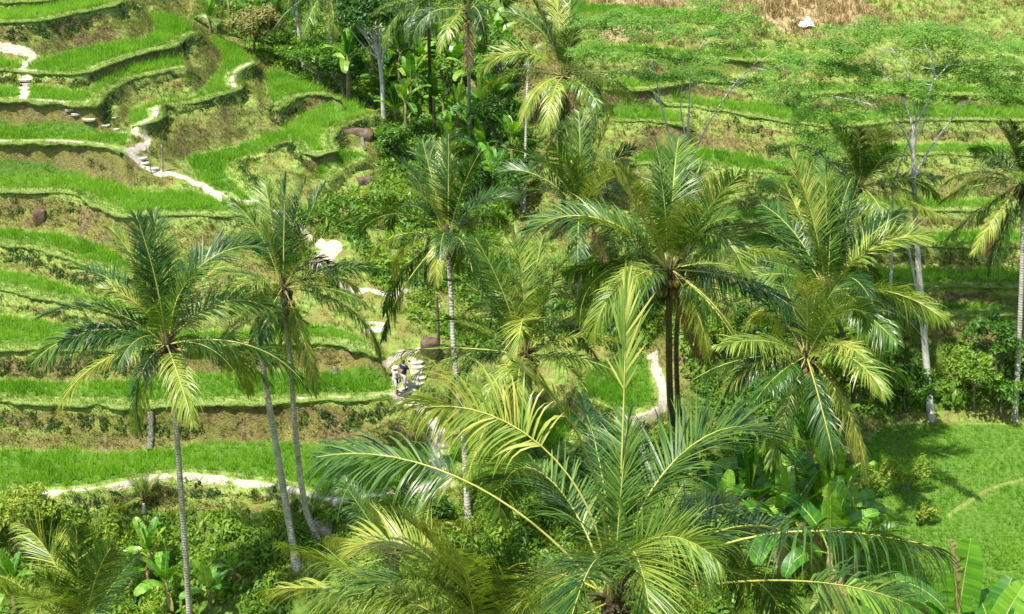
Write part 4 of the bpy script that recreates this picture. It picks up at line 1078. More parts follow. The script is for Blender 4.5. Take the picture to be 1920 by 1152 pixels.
# two large near banana plants in the right corner with individually placed leaves
def near_banana(label, crown, Y, leaves, seed):
    C = np.array(at_Y(crown[0], crown[1], Y)); r = random.Random(seed)
    gzv = float(gz(C[0], C[1])); root = empty("banana_plant", (C[0], C[1], gzv)); tag(root, label, "banana plant", "near banana plants")
    hh = C[2] - gzv
    mb = MB(); tube(mb, [(0, 0, -.4), (.1, 0, hh * .5), (0, 0, hh)], [.26, .2, .11], 10); link("stem", mb.mesh("stem", M_pstem), root)
    for j, (az, e0, curl, L, W, kind) in enumerate(leaves):
        me = banana_leaf(e0, curl, seed * 10 + j, L, W, .06 if kind == 'g' else .5, 34, [M_ban, M_midrib] if kind == 'g' else [M_band, M_midrib])
        o = link("leaf", me, root, (0, 0, hh - .1), (0, 0, R(az)))
        if kind != 'g': o["label"] = "withered leaf with a curled brown edge"
    return root
near_banana("large banana plant in the bottom right corner with an upright glossy leaf", (1795, 1175), 31,
            [(80, 84, 8, 2.5, .5, 'g'), (150, 84, 14, 2.55, .3, 'd'), (170, 62, 60, 2.0, .42, 'g'), (200, 50, 90, 2.0, .4, 'g'), (250, 55, 70, 1.6, .38, 'g'), (20, 55, 60, 1.6, .38, 'g')], 71)
near_banana("banana plant at the right bottom corner with two broad spreading leaves", (1862, 1200), 30.5,
            [(60, 66, 20, 1.7, .42, 'g'), (15, 72, 22, 1.75, .4, 'g'), (120, 70, 30, 1.4, .36, 'g'), (300, 40, 80, 1.6, .38, 'g')], 72)
near_banana("dark leaved banana plant left of the bottom right corner", (1690, 1185), 32,
            [(150, 58, 45, 2.0, .38, 'g'), (100, 72, 25, 1.6, .36, 'g'), (30, 60, 60, 1.6, .4, 'g'), (200, 40, 90, 1.8, .4, 'g'), (330, 60, 50, 1.5, .34, 'g')], 73)

# ------------------------------------------------------------------ broadleaf trees and shrubs
M_bark = solid("tree_bark", [(.3, (.09, .075, .06)), (.5, (.20, .18, .15)), (.7, (.34, .32, .28))], 3, .85, .6, 15)
M_palebark = solid("pale_bark", [(.3, (.30, .28, .25)), (.5, (.48, .46, .42)), (.7, (.62, .60, .56))], 2.5, .85, .5, 12)
M_treeg = leaf_mat("tree_leaves", [(.15, (.03, .09, .010)), (.4, (.065, .17, .016)), (.65, (.13, .27, .025)), (.88, (.26, .38, .05))], .6, .4, .45, .4, .5)
M_olive = leaf_mat("olive_leaves", [(.2, (.10, .12, .025)), (.5, (.24, .25, .06)), (.85, (.36, .34, .11))], .8, .3, .5, .3, .2)
M_feather = leaf_mat("feathery_leaflets", [(.1, (.08, .20, .035)), (.4, (.18, .34, .055)), (.7, (.30, .44, .08)), (.95, (.44, .52, .12))], .6, .5, .5, .25, .1)
M_light = leaf_mat("light_shrub_leaves", [(.2, (.10, .20, .02)), (.5, (.26, .36, .04)), (.85, (.46, .46, .09))], .8, .35, .5, .3, .2)

def leaf_blobs(mb, blobs, leaf, dens, seed, flat=1.0, feather=False):
    g = np.random.default_rng(seed)
    for (c, r) in blobs:
        n = int(dens * r * r)
        d = g.normal(0, 1, (n, 3)); d /= np.linalg.norm(d, axis=1)[:, None]; d[:, 2] = np.where(d[:, 2] < -.35, -d[:, 2], d[:, 2])
        rr = r * g.uniform(0, 1, n) ** .33 * (1 + .35 * (vnoise(d[:, 0] * 3, d[:, 1] * 3 + d[:, 2] * 2, 1.0, seed) - .5))
        P = np.asarray(c) + d * rr[:, None] * np.array([1, 1, flat])
        nr = d * (.15 if feather else .6) + g.normal(0, .25 if feather else .5, (n, 3)); nr[:, 2] += .8 if feather else .35
        nr /= np.linalg.norm(nr, axis=1)[:, None]
        t = np.cross(nr, g.normal(0, 1, (n, 3))); t /= np.linalg.norm(t, axis=1)[:, None] + 1e-9; t[:, 2] -= .15 if feather else .3
        s = np.cross(nr, t); s /= np.linalg.norm(s, axis=1)[:, None] + 1e-9
        L = leaf * g.uniform(.6, 1.35, n)[:, None]; w = L * (.3 if feather else .42)
        V = np.stack([P - t * L, P + s * w, P + t * L, P - s * w], 1).reshape(-1, 3)
        mb.add(V, np.arange(4 * n).reshape(-1, 4))

def tree(label, base, crown, Y=None, h=None, r=2.0, leaf=.16, mat=None, name="tree", group=None, seed=0, nb=14, flat=.75, bark=None, tr=.12, dens=260, cat="tree"):
    g0 = ground(*base); rnd = random.Random(seed)
    C = np.array(at_Y(crown[0], crown[1], Y or g0.y)) - np.array(g0)
    root = empty(name, g0); tag(root, label, cat, group)
    mb = MB(); blobs = []
    stem = catmull(np.array([(0, 0, -.3), C * .45 + np.array([rnd.uniform(-.2, .2), 0, 0]), C * .85]), .3)
    tube(mb, stem, np.linspace(tr, tr * .5, len(stem)), 7)
    for k in range(nb):
        a = k * 2.4 + rnd.uniform(-.4, .4); el = rnd.uniform(-.35, 1.0); rad = r * rnd.uniform(.45, .9)
        tip = C + np.array([math.cos(a) * rad * math.cos(el), math.sin(a) * rad * math.cos(el), math.sin(el) * rad * flat])
        st = stem[int(len(stem) * rnd.uniform(.55, .98))]
        tube(mb, catmull(np.array([st, (st + tip) / 2 + np.array([0, 0, -.1 * r]), tip]), .3), [*np.linspace(tr * .35, tr * .1, len(catmull(np.array([st, (st + tip) / 2, tip]), .3)))] if False else np.linspace(tr * .35, tr * .08, len(catmull(np.array([st, (st + tip) / 2 + np.array([0, 0, -.1 * r]), tip]), .3))), 4)
        blobs.append((tip, r * rnd.uniform(.28, .48)))
    link("trunk", mb.mesh("trunk", bark or M_bark), root)
    m2 = MB(); leaf_blobs(m2, blobs, leaf, dens, seed, flat)
    link("crown", m2.mesh("crown", mat or M_treeg, True), root)
    return root
tree("olive-leaved rounded tree left of the dark gap in the top jungle", (478,105), (483,52), None, r=2.3, leaf=.13, mat=M_olive, seed=1, nb=22, dens=420)
tree("dark leafy tree behind the grey stems at the top of the jungle", (720,222), (697,28), None, r=2.7, seed=2, nb=20, tr=.2, bark=M_palebark, leaf=.17)
tree("dark spreading tree left of the top jungle gap", (440,60), (545,-5), 118, r=3.0, seed=3, nb=18, leaf=.2)
tree("leafy tree between the two slim palm stems in the jungle", (655,175), (672,75), None, r=2.0, seed=4, nb=16, leaf=.17)
tree("dark bushy tree between the two jungle stems at the top left", (606,165), (598,112), None, r=2.0, seed=31, nb=16, leaf=.15)
tree("shadowy tree behind the pointed terrace, right of the two jungle stems", (648,182), (640,128), None, r=1.9, seed=32, nb=16, leaf=.15)
tree("small dark tree at the right edge of the black gap in the jungle", (560,140), (556,98), None, r=1.5, seed=33, nb=12, leaf=.14)
tree("low bushy tree at the foot of the jungle slope above the bare ridge", (745,300), (735,262), None, r=1.5, seed=5, nb=14, leaf=.15)
tree("bushy tree under the white stem in the shaded hollow", (935,300), (925,225), None, r=1.9, seed=6, nb=14, leaf=.16)
tree("broad dark shrub tree beside the white stem's foot", (985,395), (965,335), None, r=1.7, seed=7, nb=14, leaf=.15)
tree("round leafy tree in the hollow behind the stairway palm", (885,380), (890,330), None, r=1.7, seed=8, nb=14, leaf=.17)
tree("leafy tree high in the jungle beside the starry-crowned palm", (945,180), (935,95), None, r=2.1, seed=9, nb=15, leaf=.18)
tree("dark tree filling the jungle between the two top palms", (838,190), (828,130), None, r=1.8, seed=10, nb=14, leaf=.16)
tree("tall dark tree at the top edge left of the dark hanging palm", (760,130), (752,20), None, r=2.4, seed=30, nb=16, leaf=.18)
tree("small glossy tree with open branches under the right terraces", (1875,745), (1862,632), None, r=1.55, seed=11, nb=15, leaf=.15, tr=.09)
tree("dense dark shrub tree left of the glossy open tree", (1828,770), (1825,690), None, r=1.5, seed=12, nb=14, leaf=.13, tr=.08)
tree("shaded bush at the foot of the right edge palm", (1880,785), (1880,735), None, r=1.3, seed=13, nb=12, leaf=.13, tr=.07)
tree("leafy bush behind the tall pale trunk's foot", (1700,770), (1700,720), None, r=1.4, seed=14, nb=12, leaf=.15, tr=.07)
tree("dark bush at the left end of the ravine below the right terraces", (1640,765), (1640,700), None, r=1.6, seed=15, nb=13, leaf=.16, tr=.07)
tree("yellow-green leafy shrub at the left edge below the lowest path", (30,1045), (32,965), None, r=1.9, seed=16, nb=20, leaf=.12, mat=M_light, name="shrub", cat="shrub", dens=380, tr=.07)
tree("small bright shrub on the open slope left of the stairway palm", (682,395), (680,372), None, r=.95, seed=17, nb=10, leaf=.12, mat=M_light, name="shrub", cat="shrub", tr=.05)
tree("bright round shrub just right of the small slope shrub", (722,388), (722,368), None, r=.85, seed=18, nb=10, leaf=.12, mat=M_treeg, name="shrub", cat="shrub", tr=.05)
tree("yellowish shrub behind the tallest palm's dark trunk", (1330,660), (1318,625), None, r=1.5, seed=19, nb=14, leaf=.12, mat=M_light, name="shrub", cat="shrub", tr=.06)
tree("wild shrub among the palms right of the tallest palm", (1400,660), (1410,600), None, r=1.4, seed=20, nb=12, leaf=.13, name="shrub", cat="shrub", tr=.06)
tree("leafy shrub below the right end of the lowest path", (770,1000), (790,965), None, r=1.5, seed=21, nb=14, leaf=.13, name="shrub", cat="shrub", tr=.06)
tree("rounded dark shrub tree behind the middle palm's right fronds", (1075,640), (1070,590), None, r=1.2, seed=22, nb=12, leaf=.13, name="shrub", cat="shrub", tr=.06)
def sapling(label, base, n, hgt, seed):
    g0 = ground(*base); rnd = random.Random(seed); root = empty("sapling", g0); tag(root, label, "sapling", "saplings at the rice field edge")
    mb = MB(); m2 = MB(); bl = []
    for k in range(n):
        a = rnd.uniform(0, 6.28); ln = rnd.uniform(.25, .6) * hgt; hh = hgt * rnd.uniform(.6, 1.05); tip = np.array([math.cos(a) * ln, math.sin(a) * ln * .6, hh])
        tube(mb, [(0, 0, -.1), tip * np.array([.5, .5, .5]), tip], [.03, .02, .008], 4)
        for q in np.linspace(.45, 1, 6): bl.append((tip * np.array([q, q, q]), .17))
    link("stem", mb.mesh("stem", M_bark), root); leaf_blobs(m2, bl, .09, 900, seed); link("crown", m2.mesh("crown", M_light), root)
sapling("pale leafy sapling nearest the dark palm's foot on the field edge", (1632,935), 5, 1.9, 1)
sapling("taller pale sapling at the rice field edge, right of the other", (1690,925), 6, 2.1, 2)
sapling("low pale sapling in front of the two taller field edge saplings", (1730,985), 5, 1.1, 3)

# ------------------------------------------------------------------ feathery canopy trees
def feather_tree(label, base, Y, limbs, pads, seed, tr=.2, dY=2.2, root_h=None, name="canopy_tree", padflat=.22, dens=300):
    g0 = ground(*base); rnd = random.Random(seed); root = empty(name, g0); tag(root, label, "tree", "feathery canopy trees")
    G = np.array(g0); mb = MB()
    for line, r0, r1, dy in limbs:
        k = len(line); P = []
        for i, (x, y) in enumerate(line):
            if (x, y) == base: P.append(G - np.array([0, 0, .3]))
            else: P.append(at_Y(x, y, Y + dy * i / max(1, k - 1)))
        c = catmull(np.array(P), .3) - G
        tube(mb, c, np.linspace(r0, r1, len(c)), 8 if r0 > .08 else 5)
        if r0 < .1:                                        # fine twigs toward the tips
            for q in range(5):
                i = int(len(c) * rnd.uniform(.4, .99)); a = rnd.uniform(0, 6.28); L = rnd.uniform(.5, 1.2)
                e = c[i] + np.array([math.cos(a) * L, math.sin(a) * L, rnd.uniform(.1, .7) * L]); tube(mb, [c[i], (c[i] + e) / 2 + np.array([0, 0, -.05]), e], [r1 * .7, .014, .006], 4)
    link("trunk", mb.mesh("trunk", M_palebark), root)
    m2 = MB(); bl = []
    for (x, y, rp) in pads:
        yy = Y + rnd.uniform(-dY, dY); c = np.array(at_Y(x, y, yy)) - G; r = rp * (yy / .9) / FPX
        r *= 1.6
        for q in range(16):
            a = rnd.uniform(0, 6.28); d = r * rnd.uniform(0, 1) ** .6
            bl.append((c + np.array([math.cos(a) * d, math.sin(a) * d * .9, rnd.uniform(-.12, .16) * r]), r * rnd.uniform(.2, .4)))
    leaf_blobs(m2, bl, .105, dens * .95, seed, padflat / .5, True)
    link("crown", m2.mesh("crown", M_feather, True), root)
    return root
feather_tree("tall pale-trunked tree with a flat feathery canopy over the right terraces", (1748, 792), 73.5,
    [([(1748,792),(1737,680),(1724,520),(1716,400),(1713,300),(1715,235)], .22, .10, 0),
     ([(1715,250),(1700,205),(1668,150),(1640,112)], .08, .02, 1.5), ([(1714,240),(1738,190),(1752,130),(1735,85)], .08, .02, -1.5),
     ([(1715,330),(1750,270),(1800,205),(1850,160)], .07, .02, 1), ([(1713,290),(1690,240),(1640,200),(1560,180)], .07, .02, -1),
     ([(1716,225),(1712,180),(1695,120),(1670,90)], .06, .02, .5), ([(1752,150),(1780,120),(1800,90)], .04, .015, .5), ([(1716,260),(1735,230),(1745,185)], .05, .02, .8), ([(1850,160),(1895,130),(1930,120)], .03, .01, 1)],
    [(1600,82,50),(1560,100,40),(1660,62,50),(1720,68,45),(1790,75,55),(1860,92,50),(1910,110,40),(1540,128,45),(1590,135,40),(1660,170,40),(1720,178,38),(1500,165,40),(1620,200,38),(1700,205,34),
     (1560,215,35),(1850,155,50),(1905,170,45),(1790,140,40),(1880,185,30),(1530,235,30),(1840,120,40),(1500,110,30)], 1, dens=300)
feather_tree("slim forked sapling tree standing just left of the tall pale trunk", (1668, 600), 76.5,
    [([(1668,600),(1672,480),(1674,352)], .09, .06, 0), ([(1674,352),(1690,300),(1718,230),(1736,182)], .06, .02, 1), ([(1674,352),(1662,315),(1655,290)], .03, .012, 0)],
    [(1745,170,28),(1730,185,22),(1655,285,16)], 2, dens=260)
feather_tree("thin grey leaning tree stem behind the drooping right fronds", (1738, 640), 74.5,
    [([(1738,640),(1722,560),(1706,480),(1694,400)], .09, .05, 0), ([(1694,400),(1680,360),(1672,330)], .04, .015, 0)], [(1672,325,16)], 7, dens=200)
feather_tree("many-branched pale tree with feathery pads left of the upper terraces", (1290, 560), 79.0,
    [([(1290,560),(1288,420),(1284,330)], .15, .1, 0), ([(1284,340),(1264,285),(1240,200),(1222,135),(1160,95)], .07, .018, 1), ([(1285,330),(1290,240),(1300,120),(1340,48)], .075, .02, .5),
     ([(1287,340),(1310,270),(1345,205),(1400,135),(1462,134)], .07, .015, -1), ([(1288,270),(1276,200),(1280,140),(1268,110)], .05, .015, 1), ([(1345,205),(1370,170),(1425,110)], .035, .012, -1),
     ([(1240,200),(1215,160),(1180,140)], .03, .012, 1), ([(1300,130),(1330,110),(1380,100)], .03, .012, .6)],
    [(1340,22,42),(1295,48,40),(1370,40,30),(1185,40,45),(1125,52,40),(1235,62,36),(1150,96,42),(1100,100,30),(1205,112,34),(1290,118,34),(1390,96,34),(1335,150,30),(1440,132,32),(1240,150,28),
     (1465,178,34),(1180,140,28),(1360,70,30),(1420,160,26),(1500,205,30),(1540,260,30),(1480,290,28)], 3)
feather_tree("low feathery tree in front of the terraces between the two large palms", (1440, 480), 84.0,
    [([(1440,480),(1438,440),(1425,400)], .08, .05, 0), ([(1438,440),(1460,400),(1480,380)], .04, .02, .5), ([(1438,440),(1400,410),(1380,400)], .04, .02, .5)],
    [(1430,350,42),(1475,375,38),(1395,385,36),(1440,405,36),(1380,420,30),(1490,410,28),(1460,345,28)], 4)
feather_tree("feathery low tree under the upper right terraces near the upright palm top", (1530, 390), 88.0,
    [([(1530,390),(1530,340),(1520,310)], .07, .04, 0)], [(1505,262,30),(1540,285,34),(1500,310,30),(1560,320,26)], 5)

# ------------------------------------------------------------------ people on the stairway
def skin_obj(name, parent, joints, edges, mat, sub=2, label=None, root=0):
    me = bpy.data.meshes.new(name); me.from_pydata([j[:3] for j in joints], edges, [])
    me.materials.append(mat); o = link(name, me, parent)
    md = o.modifiers.new("skin", 'SKIN'); md.use_smooth_shade = True
    sv = me.skin_vertices[0].data if me.skin_vertices else None
    if sv is None:
        import bmesh
        b = bmesh.new(); b.from_mesh(me); ly = b.verts.layers.skin.verify(); b.verts.ensure_lookup_table()
        for v, j in zip(b.verts, joints): v[ly].radius = (j[3], j[4] if len(j) > 4 else j[3])
        b.verts[root][ly].use_root = True
        b.to_mesh(me); b.free()
    else:
        for v, j in zip(sv, joints): v.radius = (j[3], j[4] if len(j) > 4 else j[3])
        sv[root].use_root = True
    sb = o.modifiers.new("sub", 'SUBSURF'); sb.levels = sub; sb.render_levels = sub
    if label: o["label"] = label
    return o
M_skin = solid("skin", [(.3, (.50, .27, .17)), (.7, (.60, .35, .24))], 3, .5)
M_navy = solid("navy_cloth", [(.3, (.008, .014, .05)), (.7, (.02, .03, .09))], 6, .8, .3, 20)
M_white = solid("white_cloth", [(.3, (.62, .58, .60)), (.7, (.80, .77, .79))], 6, .8, .3, 18)
M_pink = solid("pale_pink_cloth", [(.3, (.55, .44, .50)), (.7, (.72, .62, .68))], 6, .8, .3, 18)
M_print = solid("printed_cloth", [(.35, (.50, .40, .42)), (.5, (.72, .66, .64)), (.62, (.38, .24, .26))], 9, .8, .2, 25)
M_black = solid("black_cloth", [(.3, (.012, .012, .016)), (.7, (.04, .04, .05))], 6, .6)
M_hair = solid("dark_hair", [(.3, (.015, .01, .007)), (.7, (.05, .03, .02))], 9, .5)
M_phone = solid("dark_device", [(.3, (.01, .01, .012)), (.7, (.03, .03, .035))], 6, .3)

def hand(J, E, wi, w, d, side):
    """palm, four fingers and a thumb added to a skeleton at wrist index wi; d = pointing direction"""
    w = np.array(w, float); d = np.array(d, float); d /= np.linalg.norm(d); u = np.array([0, 0, 1.0]); s = np.cross(d, u); s /= np.linalg.norm(s) + 1e-9; n = np.cross(s, d)
    J.append((*(w + d * .05), .026, .016)); pi_ = len(J) - 1; E.append((wi, pi_))
    for k, (off, ln) in enumerate(((-.028, .068), (-.010, .08), (.010, .075), (.028, .06))):
        b = w + d * .085 + s * off; J.append((*b, .011)); E.append((pi_, len(J) - 1))
        J.append((*(b + d * ln * .5 - n * .008), .009)); E.append((len(J) - 2, len(J) - 1))
        J.append((*(b + d * ln * .8 - n * .03), .007)); E.append((len(J) - 2, len(J) - 1))
    b = w + d * .045 - s * side * .035; J.append((*b, .012)); E.append((pi_, len(J) - 1))
    J.append((*(b + d * .04 - s * side * .02), .009)); E.append((len(J) - 2, len(J) - 1))

def person(label, at, face, hgt, man):
    """body looks along +Y before turning by face (degrees)"""
    root = empty("person", at, R(face)); root.scale = (hgt / 1.72,) * 3; tag(root, label, "person")
    fx = .10
    J = [(0, 0, .95, .135, .10), (0, -.01, 1.12, .12, .085), (0, 0, 1.30, .15, .10), (0, -.005, 1.42, .12, .075), (0, .0, 1.48, .055), (0, .02, 1.56, .06), (0, .025, 1.635, .078, .088), (0, .02, 1.70, .055, .065)]
    E = [(0, 1), (1, 2), (2, 3), (3, 4), (4, 5), (5, 6), (6, 7)]
    J.append((0, .115, 1.622, .014)); E.append((6, len(J) - 1))                 # nose
    for s in (-1, 1):
        J.append((s * .082, .02, 1.63, .015)); E.append((6, len(J) - 1))       # ears
    st = {-1: .10, 1: -.06}
    for s in (-1, 1):
        a = len(J); J += [(s * .10, 0, .88, .085), (s * .115, st[s] * .6 + .015, .50, .055), (s * .12, st[s], .10, .036), (s * .12, st[s] + .02, .045, .036), (s * .14, st[s] + .17, .03, .034, .022)]
        E += [(0, a), (a, a + 1), (a + 1, a + 2), (a + 2, a + 3), (a + 3, a + 4)]
    arms = {}
    for s in (-1, 1):
        a = len(J)
        if man: el = (s * .29, .12, 1.22); wr = (s * .12, .34, 1.46)           # holding a camera up before the face
        else: el = (s * .24, .16, 1.16); wr = (s * .07, .40, 1.32)
        J += [(s * .19, 0, 1.40, .052), (*el, .038), (*wr, .024)]
        E += [(3, a), (a, a + 1), (a + 1, a + 2)]
        d = np.array([-s * .25, 1, .25]); hand(J, E, a + 2, wr, d, s); arms[s] = (J[a][:3], el, wr)
    skin_obj("body", root, J, E, M_skin, 2)
    # shirt
    top = M_navy if man else M_pink
    JS = [(0, 0, .90, .20, .165), (0, -.005, 1.10, .19, .15), (0, 0, 1.28, .215, .16), (0, 0, 1.40, .17, .125), (0, 0, 1.46, .09)]
    ES = [(0, 1), (1, 2), (2, 3), (3, 4)]
    for s in (-1, 1):
        a = len(JS); sh, el, wr = [np.array(q) for q in arms[s]]
        JS += [(*sh, .09), (*(sh + (el - sh) * .45), .076), (*(sh + (el - sh) * .85), .068)]; ES += [(3, a), (a, a + 1), (a + 1, a + 2)]
    skin_obj("shirt", root, JS, ES, top, 2, "navy short-sleeved shirt" if man else "pale pink shirt")
    # trousers
    low = .16 if man else .42
    JT = [(0, 0, 1.02, .175, .145), (0, 0, .90, .19, .155)]; ET = [(0, 1)]
    for s in (-1, 1):
        a = len(JT); k = np.array([s * .115, st[s] * .6 + .015, .50]); f = np.array([s * .12, st[s], .10]); e = k + (f - k) * ((.50 - low) / .40)
        JT += [(s * .10, 0, .84, .13), (*k, .095), (*e, .066 if man else .075)]; ET += [(1, a), (a, a + 1), (a + 1, a + 2)]
    skin_obj("trousers", root, JT, ET, M_print if man else M_white, 2, "patterned pale trousers" if man else "white cropped trousers", 1)
    for s in (-1, 1):
        mb = MB(); uv_ball(mb, (0, 0, 0), .055, 7, 9); me = mb.mesh("shoe", M_black, True)
        link("shoe", me, root, (s * .13, st[s] + .08, .035), (0, 0, 0), (1.0, 2.5, .8))
    # hair, hat
    mb = MB(); uv_ball(mb, (0, 0, 0), .1, 8, 12); me = mb.mesh("hair", M_hair, True)
    link("hair", me, root, (0, -.005, 1.672), (R(-15), 0, 0), (.97, 1.08, .9))
    if not man:
        mb = MB(); uv_ball(mb, (0, 0, 0), .115, 8, 12, .75)
        th = np.linspace(0, 2 * math.pi, 25)[:-1]
        ri = np.stack([np.cos(th) * .105, np.sin(th) * .105, 0 * th], -1); ro = np.stack([np.cos(th) * .19, np.sin(th) * .2, -.035 + 0 * th], -1); ru = ro + [0, 0, -.008]; rj = ri + [0, 0, -.015]
        V = np.vstack([ri, ro, ru, rj]); n = 24; j = np.arange(n); j2 = (j + 1) % n
        mb.add(V, np.vstack([np.stack([a * n + j, a * n + j2, ((a + 1) % 4) * n + j2, ((a + 1) % 4) * n + j], -1) for a in range(4)]))
        link("hat", mb.mesh("hat", M_white, True), root, (0, .01, 1.70), (R(8), 0, 0))["label"] = "white brimmed sun hat"
    return root, arms
def box_part(name, parent, mat, loc, dims, rot=(0, 0, 0), label=None):
    import bmesh
    me = bpy.data.meshes.new(name); b = bmesh.new(); bmesh.ops.create_cube(b, size=1.0)
    bmesh.ops.scale(b, vec=dims, verts=b.verts); bmesh.ops.bevel(b, geom=b.edges[:], offset=min(dims) * .22, segments=2, affect='EDGES')
    b.to_mesh(me); b.free(); me.materials.append(mat); o = link(name, me, parent, loc, rot)
    if label: o["label"] = label
    return o
wp = ground(742, 737); mp = ground(758, 730)
w_h = 56 * (wp.y / .9) / FPX; m_h = 60 * (mp.y / .9) / FPX
woman, _ = person("person in a white sun hat and pale clothes standing on the path", wp, -50, min(1.75, max(1.5, w_h)), False)
man, _ = person("person in a navy shirt and patterned trousers holding up a camera", mp, -38, min(1.85, max(1.6, m_h)), True)
def held(name, label, cat, owner, loc, dims, mat, rot=(0, 0, 0)):
    o = box_part(name, None, mat, (0, 0, 0), dims, rot)
    M = owner.matrix_basis @ Matrix.Translation(Vector(loc)); o.matrix_basis = M @ Euler(rot).to_matrix().to_4x4()
    tag(o, label, cat); return o
held("camera", "small dark camera held up by the person in navy", "camera", man, (0, .47, 1.50), (.14, .07, .09), M_phone)
held("camera", "dark device held in front by the person in the white hat", "camera", woman, (0, .52, 1.36), (.13, .03, .08), M_phone)
held("shoulder_bag", "black bag at the hip of the person in the white hat", "bag", woman, (.19, .10, .86), (.10, .30, .30), M_black, (0, 0, .1))
held("cloth", "white folded cloth tucked on the black shoulder bag", "cloth", woman, (.25, .10, .88), (.03, .12, .22), M_white, (0, 0, .1))

# ------------------------------------------------------------------ steps, stakes, rocks and other small things
M_stone = solid("pale_stone", [(.3, (.26, .22, .15)), (.5, (.46, .41, .32)), (.7, (.60, .55, .46))], 3, .9, .5, 12)
M_rock = solid("brown_rock", [(.3, (.05, .035, .02)), (.5, (.12, .085, .05)), (.72, (.25, .19, .12))], 1.6, .9, 1.0, 5)
M_greyrock = solid("grey_rock", [(.3, (.10, .09, .08)), (.5, (.22, .19, .17)), (.72, (.34, .30, .27))], 1.6, .9, 1.0, 5)
M_redclay = solid("red_clay", [(.3, (.05, .03, .02)), (.5, (.13, .08, .05)), (.72, (.22, .15, .10))], 2.2, .9, 1.0, 6)
M_wood = solid("weathered_wood", [(.3, (.13, .11, .085)), (.7, (.34, .30, .25))], 5, .85, .4, 20)
M_tarp = solid("white_tarp", [(.3, (.55, .58, .58)), (.7, (.78, .80, .80))], 2, .5, .3, 8)
def slab(px, py, w, d, rot, label, group):
    g = ground(px, py); r = random.Random(int(px * 7 + py)); n = 9; V = []
    for z, k in ((-.09, .96), (.03, 1.0), (.05, .9)):
        rr = random.Random(int(px * 7 + py))
        for i in range(n):
            a = i / n * 6.283; q = 1 + rr.uniform(-.16, .12); V.append((math.cos(a) * w / 2 * q * k, math.sin(a) * d / 2 * q * k, z))
    F = [(a * n + i, a * n + (i + 1) % n, (a + 1) * n + (i + 1) % n, (a + 1) * n + i) for a in range(2) for i in range(n)]
    me = bpy.data.meshes.new("stone_step"); me.from_pydata(V, [], F + [tuple(range(2 * n, 3 * n))]); me.materials.append(M_stone)
    o = link("stone_step", me, None, (g.x, g.y, g.z - .02), (0, 0, R(rot))); tag(o, label, "stone step", group)
for i, (x, y, w, d, rt) in enumerate([(48,149,.95,.5,0),(48,157,1.0,.5,3),(46,165,.95,.5,0),(45,173,1.0,.5,0),(44,181,.9,.5,2)]):
    slab(x, y, w, d, rt, "pale step of the straight flight leading down at the upper left edge", "steps of the upper left flight")
for (x, y, w, d, rt, lb) in [(130,205,.55,.4,20,"small pale stone highest in the curved row of stepping stones"), (141,213,.7,.45,-20,"pale stepping stone second from the top of the left row"),
    (166,223,1.1,.6,-15,"largest pale stepping stone in the left row"), (195,234,.85,.55,-15,"pale stepping stone at the lower end of the left row"),
    (197,208,.8,.45,25,"tilted pale stepping stone nearest the small rice patch"), (207,221,.85,.5,20,"pale stepping stone in the middle of the right row"),
    (216,242,.7,.35,0,"thin pale stone at the foot of both stepping rows"), (234,249,.4,.3,-15,"tiny pale stone beside the winding path")]:
    slab(x, y, w, d, rt, lb, "stepping stones on the upper left bank")
for i, (x, y, w, d, rt) in enumerate([(262,297,.95,.5,20),(268,306,.9,.5,15),(282,316,1.1,.5,0)]):
    slab(x, y, w, d, rt, "pale step where the winding path turns down beside the two stakes", "steps beside the stakes")
for i, (x, y, w, d) in enumerate([(776,679,1.0,.55),(778,688,.95,.5),(780,698,1.0,.5),(782,708,1.0,.55),(776,719,1.1,.6)]):
    slab(x, y, w, d, 5, "pale stone step of the stairway behind the two people", "stairway steps behind the people")
for i, (x, y, w, d) in enumerate([(703,606,.75,.45),(706,615,.8,.45)]):
    slab(x, y, w, d, 8, "broad pale step in the grass above the people", "two broad steps above the people")
def stake(label, foot, top, r, name="wooden_stake", mat=None, cat="stake"):
    g = ground(*foot); C = np.array(at_Y(top[0], top[1], g.y)) - np.array(g)
    mb = MB(); P = catmull(np.array([(0, 0, -.2), C * .5 + np.array([.03, 0, 0]), C]), .15); tube(mb, P, np.linspace(r, r * .7, len(P)), 7)
    o = link(name, mb.mesh(name, mat or M_wood), None, g); tag(o, label, cat, None); return o
stake("thin leaning stake beside the winding path", (284,326), (273,272), .035)
stake("short thick pale stake with a bare top right of the leaning stake", (305,322), (303,272), .06)
stake("thin stake in the weeds at the bank corner below the winding path", (252,352), (247,296), .03)
stake("pale broken stick standing beside the stairway below the people", (790,735), (788,716), .03)
stake("short pale stick in the weeds just left of the other by the stairway", (778,755), (776,738), .03)
stake("pale pole with a bent top among the fronds in the middle", (1094,492), (1096,462), .05)
stake("brown dead palm stump standing behind the stairway", (822,650), (819,555), .1, "dead_stump", M_trunkd, "stump")
def rock(label, px, py, sx, sy, sz, mat, seed, sink=.3, cat="rock"):
    g = ground(px, py); r = np.random.default_rng(seed); mb = MB(); uv_ball(mb, (0, 0, 0), 1.0, 14, 20)
    v = mb.v[0]; d = v / (np.linalg.norm(v, axis=1)[:, None] + 1e-9)
    n = vnoise(d[:, 0] * 2 + seed, d[:, 1] * 2 + d[:, 2] * 1.7, .8, seed) + .5 * vnoise(d[:, 0] * 3 - d[:, 2] * 2, d[:, 1] * 3, .45, seed + 1)
    v = d * (.72 + .42 * n)[:, None]; v = np.clip(v * 1.15, -.85, .85) * np.array([sx, sy, sz]); mb.v[0] = v.astype(np.float32)
    o = link("rock", mb.mesh("rock", mat, True), None, (g.x, g.y + sy * .2, g.z + sz * (.5 - sink)), (0, 0, r.uniform(-.4, .4))); tag(o, label, cat); return o
